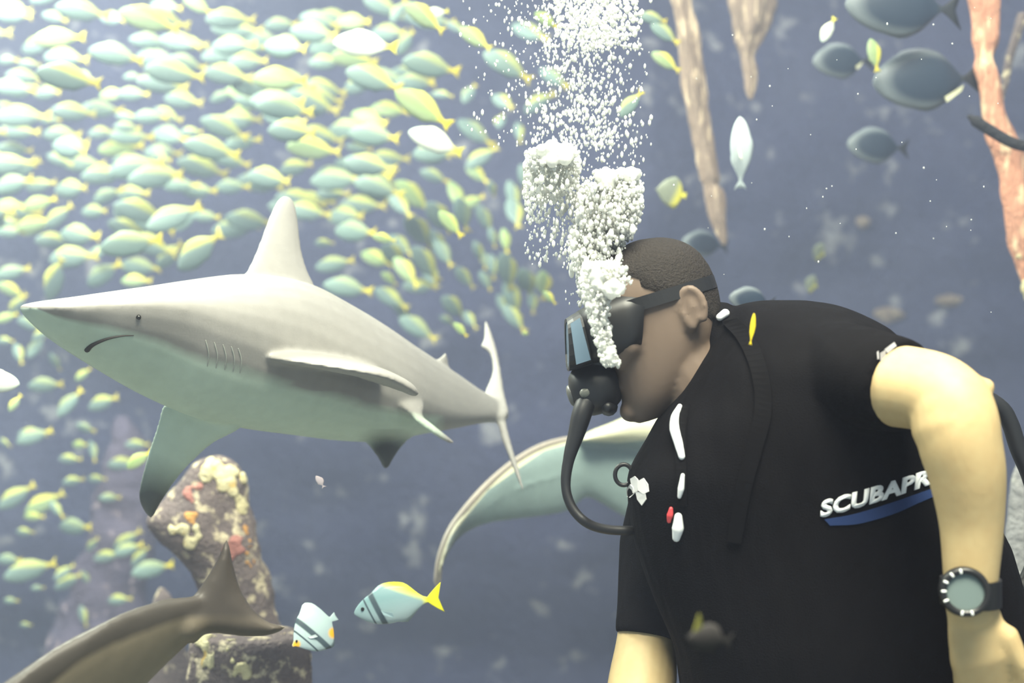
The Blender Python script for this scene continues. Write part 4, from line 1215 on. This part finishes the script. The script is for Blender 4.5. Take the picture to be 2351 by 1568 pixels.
# ---- others
but_me = fish_mesh('butterflyfish', BUT, [(0.02, 0.06, 0.0), (0.05, 0.08, 0.01), (0.08, 0.09, 0.02)], [(-0.1, 0), (0.05, 0.05), (0.3, 0.0)], [(0.0, 0), (0.14, 0.05), (0.28, 0)], 0.0, 0.22, 14)
def butter_mat():
    k = NT('butterfly_skin')
    s = k.sep(k.coord('Object'))
    r = k.math('ADD', s[0], k.math('MULTIPLY', s[2], -0.3))
    return k.base(k.mix(k.ramp(r, [(0.0, 0.0), (0.28, 1.0)]), srgb(124, 130, 112), srgb(226, 216, 70)), 0.45, 0.4)
but_me.materials.append(butter_mat())
single(but_me, 1542, 442, 3.6, 84, 10, 20, 'round yellow-rimmed butterflyfish right of the bubbles', 'butterflyfish')
single(but_me, 1880, 578, 4.6, 50, 25, 40, 'small faint yellowish fish over the black shoulder, upper of two', 'butterflyfish')
single(but_me, 1862, 652, 4.6, 48, 20, 35, 'small faint yellowish fish over the black shoulder, lower of two', 'butterflyfish')
wf = with_mat(school_me[1], flat('white_fish_skin', srgb(206, 216, 216), 0.4))
o = single(wf, 1700, 355, 3.0, 165, 86, 20, 'white fish hanging upright with curved belly beside the long root', 'white_fish', roll=10)
o.scale = (o.scale[0] * 1.05, o.scale[1] * 0.75, o.scale[2] * 0.75)
pf = mesh('pectoral_fin', ([(-0.10, -0.07, -0.02), (0.0, -0.26, 0.0), (0.04, -0.24, 0.03), (-0.02, -0.07, 0.02), (-0.10, -0.07, -0.035), (0.0, -0.26, -0.015), (0.04, -0.24, 0.015), (-0.02, -0.07, 0.005)],
                           [(0, 1, 2, 3), (7, 6, 5, 4), (0, 4, 5, 1), (1, 5, 6, 2), (2, 6, 7, 3), (3, 7, 4, 0)]), False)
pf.materials.append(flat('white_fin', srgb(226, 226, 206), 0.5))
f = bpy.data.objects.new('pectoral_fin', pf); COL.objects.link(f); f.parent = o
gf = with_mat(bream_me, flat('grey_fish_skin', srgb(62, 60, 60), 0.8, 0.1))
o = single(gf, 1632, 1468, 1.18, 140, 14, 30, 'blurred dull grey fish with yellow fin in front of the diver at the waist', 'grey_fish')
df = mesh('dorsal_fin', ([(-0.40, -0.02, 0.0), (-0.38, -0.03, 0.40), (-0.30, -0.02, 0.28), (-0.22, -0.02, 0.05), (-0.40, 0.02, 0.0), (-0.38, 0.01, 0.40), (-0.30, 0.02, 0.28), (-0.22, 0.02, 0.05)],
                         [(0, 1, 2, 3), (7, 6, 5, 4), (0, 4, 5, 1), (1, 5, 6, 2), (2, 6, 7, 3), (3, 7, 4, 0)]), False)
df.materials.append(flat('olive_fin', srgb(120, 118, 52), 0.7))
f = bpy.data.objects.new('dorsal_fin', df); COL.objects.link(f); f.parent = o
f['label'] = 'yellow fin'
pk = with_mat(bream_me, flat('pink_skin', srgb(246, 226, 226), 0.5))
single(pk, 735, 1106, 2.2, 36, 60, 20, 'tiny pinkish fish alone in the open blue under the shark', 'pink_fish')
# ------------------------------------------------------------------ bubbles from the regulator
def bubble_mat():
    k = NT('air_bubble')
    k.base(srgb(244, 245, 240), 0.25, 0.8)
    t = k.n('ShaderNodeBsdfTranslucent')
    t.inputs[0].default_value = srgb(244, 245, 240)
    mx = k.n('ShaderNodeMixShader')
    mx.inputs[0].default_value = 0.45
    k.l(k.b.outputs[0], mx.inputs[1]); k.l(t.outputs[0], mx.inputs[2])
    k.l(mx.outputs[0], k.out.inputs['Surface'])
    return k.m
m_bub = bubble_mat()
def ico(sub):
    bm = bmesh.new()
    bmesh.ops.create_icosphere(bm, subdivisions=sub, radius=1.0)
    v = np.array([q.co[:] for q in bm.verts]); f = np.array([[q.index for q in p.verts] for p in bm.faces])
    bm.free()
    return v, f
br = random.Random(3)
big = []      # (px, py, Y, r px, stretch)
small = []
def in_blob(px, py):
    return True
def scatter(n, x0, x1, y0, y1, r0, r1, dens=None, Y0=1.98, Y1=2.12, st=(1.0, 1.6)):
    out = []
    tries = 0
    while len(out) < n and tries < n * 40:
        tries += 1
        px, py = br.uniform(x0, x1), br.uniform(y0, y1)
        if dens and br.random() > dens(px, py): continue
        out.append((px, py, br.uniform(Y0, Y1), r0 + (r1 - r0) * br.random() ** 2.2, br.uniform(*st)))
    return out
def gauss_band(cx, sx):
    return lambda x, y: math.exp(-((x - (cx(y) if callable(cx) else cx)) / sx) ** 2)
plume = gauss_band(lambda y: 1340 - 10 * math.sin(y / 60.0), 90)
# upper plume, densest at the very top
allb = []
allb += scatter(1500, 1170, 1500, -60, 340, 1.4, 5.0, plume, 1.95, 2.3, (1.2, 2.2))
allb += scatter(900, 1240, 1475, -70, 110, 2.0, 7.0, gauss_band(1370, 85), 1.95, 2.25, (1.0, 1.7))
allb += scatter(210, 1050, 1260, -40, 340, 1.2, 4.0, gauss_band(1210, 110), 1.95, 2.3, (1.2, 2.4))
allb += scatter(260, 1200, 1500, 300, 480, 1.5, 5.0, plume, st=(1.2, 2.2))
# the first puff: a domed cap with a ragged skirt
def dome(cx, top, hw, h):
    return lambda x, y: 1.0 if abs(x - cx) < hw * math.sqrt(max(0.0, min(1, (y - top) / 26.0))) else 0.0
allb += scatter(420, 1205, 1332, 340, 385, 2.5, 6, dome(1268, 322, 62, 60), 1.97, 2.06, (0.9, 1.5))
allb += scatter(900, 1203, 1330, 370, 465, 2, 7, lambda x, y: 1 - (y - 365) / 150, st=(1.1, 2.0))
allb += scatter(420, 1205, 1350, 440, 610, 1.6, 5.5, lambda x, y: 1 - (y - 440) / 200, st=(1.2, 2.3))
# the second puff and its stem down to the mouth
def puff2(x, y):
    cx = np.interp(y, [380, 430, 500, 560, 620, 680], [1418, 1405, 1400, 1372, 1372, 1378])
    w = np.interp(y, [380, 400, 440, 520, 560, 620, 680], [40, 62, 80, 78, 72, 62, 52])
    return max(0.0, 1 - (abs(x - cx) / w) ** 3)
allb += scatter(420, 1320, 1485, 392, 440, 2.5, 7, puff2, 1.95, 2.06, (0.9, 1.4))
allb += scatter(3400, 1300, 1490, 425, 700, 2, 7.5, puff2, 1.93, 2.06, (1.0, 1.9))
def stem(x, y):
    cx = np.interp(y, [610, 650, 690, 740, 790, 830], [1385, 1392, 1372, 1376, 1388, 1402])
    w = np.interp(y, [610, 650, 690, 740, 790, 830], [52, 66, 34, 25, 25, 24])
    return max(0.0, 1 - (abs(x - cx) / w) ** 3)
allb += scatter(1500, 1330, 1460, 600, 840, 1.8, 6.5, stem, 1.80, 1.88, (1.0, 1.7))
allb += scatter(70, 1290, 1360, 480, 700, 1.5, 4, None, 1.95, 2.1, (1.4, 2.4))
allb += scatter(50, 1480, 2300, 0, 800, 1.0, 2.4, None, 1.9, 2.4)
allb.sort(key=lambda b: -b[3])
NB = 270
big, small = allb[:NB], allb[NB:]
v3, f3 = ico(2)
def lumpy(seed):
    v = np.array([p * (1 + 0.10 * nz(p, 1.7, seed) + 0.05 * nz(p, 4.0, seed)) for p in v3])
    me = bpy.data.meshes.new('bubble')
    me.from_pydata(v.tolist(), [], f3.tolist())
    me.polygons.foreach_set('use_smooth', [True] * len(me.polygons))
    me.materials.append(m_bub)
    return me
bub_me = [lumpy(s) for s in (1.0, 4.0, 9.0)]
zone = lambda py: 0 if py < 300 else (1 if py < 600 else 2)
BL = [('pale air bubble rising in the loose column near the top edge', 'bubbles of the loose upper column'), ('white air bubble packed in the two dense puffs above the head', 'bubbles of the dense puffs'),
      ('white air bubble streaming from the regulator over mask and forehead', 'bubbles leaving the regulator')]
for i, (px, py, Y, r, st) in enumerate(big):
    o = bpy.data.objects.new('bubble', bub_me[i % 3])
    o.location = S(px, py, Y)
    q = r * Y / F
    o.scale = (q, q, q * st)
    o.rotation_euler = (br.uniform(-.3, .3), br.uniform(-.3, .3), br.uniform(0, 6.28))
    COL.objects.link(o)
    props(o, BL[zone(py)][0], 'bubble', BL[zone(py)][1])
v1, f1 = ico(1)
V, Fc = [], []
k = 0
for px, py, Y, r, st in small:
    c = np.array(S(px, py, Y)); q = r * Y / F
    V.append(v1 * np.array([q, q, q * st]) + c); Fc.append(f1 + k); k += len(v1)
V = np.vstack(V); Fc = np.vstack(Fc)
me = bpy.data.meshes.new('fine_bubbles')
me.from_pydata(V.tolist(), [], Fc.tolist())
me.polygons.foreach_set('use_smooth', [True] * len(me.polygons))
props(link('fine_bubbles', me, m_bub), 'froth of countless fine white bubbles rising from the diver', 'bubbles', kind='stuff')
# smooth air caps riding on top of the puffs, and lumps of air wrapped in them
CAPS = [(1270, 350, 61, 33, 1.99, 'broad flat-topped white air cap crowning the puff farther from the head'), (1392, 412, 34, 27, 1.96, 'rounded white air cap on the puff over the head, lower of its two'),
        (1446, 400, 34, 22, 1.97, 'rounded white air cap on the puff over the head, higher of its two'), (1408, 662, 36, 26, 1.80, 'ragged white air pocket spreading over the forehead'),
        (1370, 640, 26, 34, 1.81, 'tall white air pocket in front of the forehead'), (1402, 818, 20, 24, 1.80, 'bright white air pocket leaving the regulator')]
def cauliflower(name, cx, cy, hw, h, Y, n, r0, r1, flat_top):
    """a knot of air: many rounded lobes grown into one skin"""
    shells = []
    for q in range(n):
        a, rad = br.uniform(0, 6.28), br.random() ** 0.5
        x, y = math.cos(a) * rad * hw, math.sin(a) * rad * h
        if flat_top and y < 0: y *= 0.6
        r = br.uniform(r0, r1) * Y / F
        c = np.array(S(cx + x, cy + y, Y + br.uniform(-.5, .5) * hw * Y / F))
        shells.append(((v1b * np.array([r, r, r * br.uniform(0.8, 1.3)]) + c).tolist(), f1b))
    me = blob(name, join(*shells), 0.0022, 2, 0.5)
    return link(name, me, m_bub)
v1b, f1b = ico(2); f1b = [tuple(q) for q in f1b.tolist()]
for (cx, cy, hw, h, Y, lab), (n, r0, r1, ft) in zip(CAPS, ((46, 9, 17, True), (26, 7, 14, False), (22, 7, 13, False), (30, 5, 12, False), (26, 5, 12, False), (16, 4, 9, False))):
    o = cauliflower('air_cap', cx, cy, hw - r1, h - r1 * 0.8, Y, n, r0, r1, ft)
    props(o, lab, 'bubble')

for nm, tx in (('lettering', 'white brand lettering'), ('stripe', 'dark blue stripe'), ('emblem', 'white chest emblem'), ('red_tag', 'small red tag'), ('whistle', 'white whistle'), ('lens', 'bluish glass'), ('dial', 'grey-green dial'),
               ('pull_cord', 'white pull cord')):
    if nm in bpy.data.objects: bpy.data.objects[nm]['label'] = tx
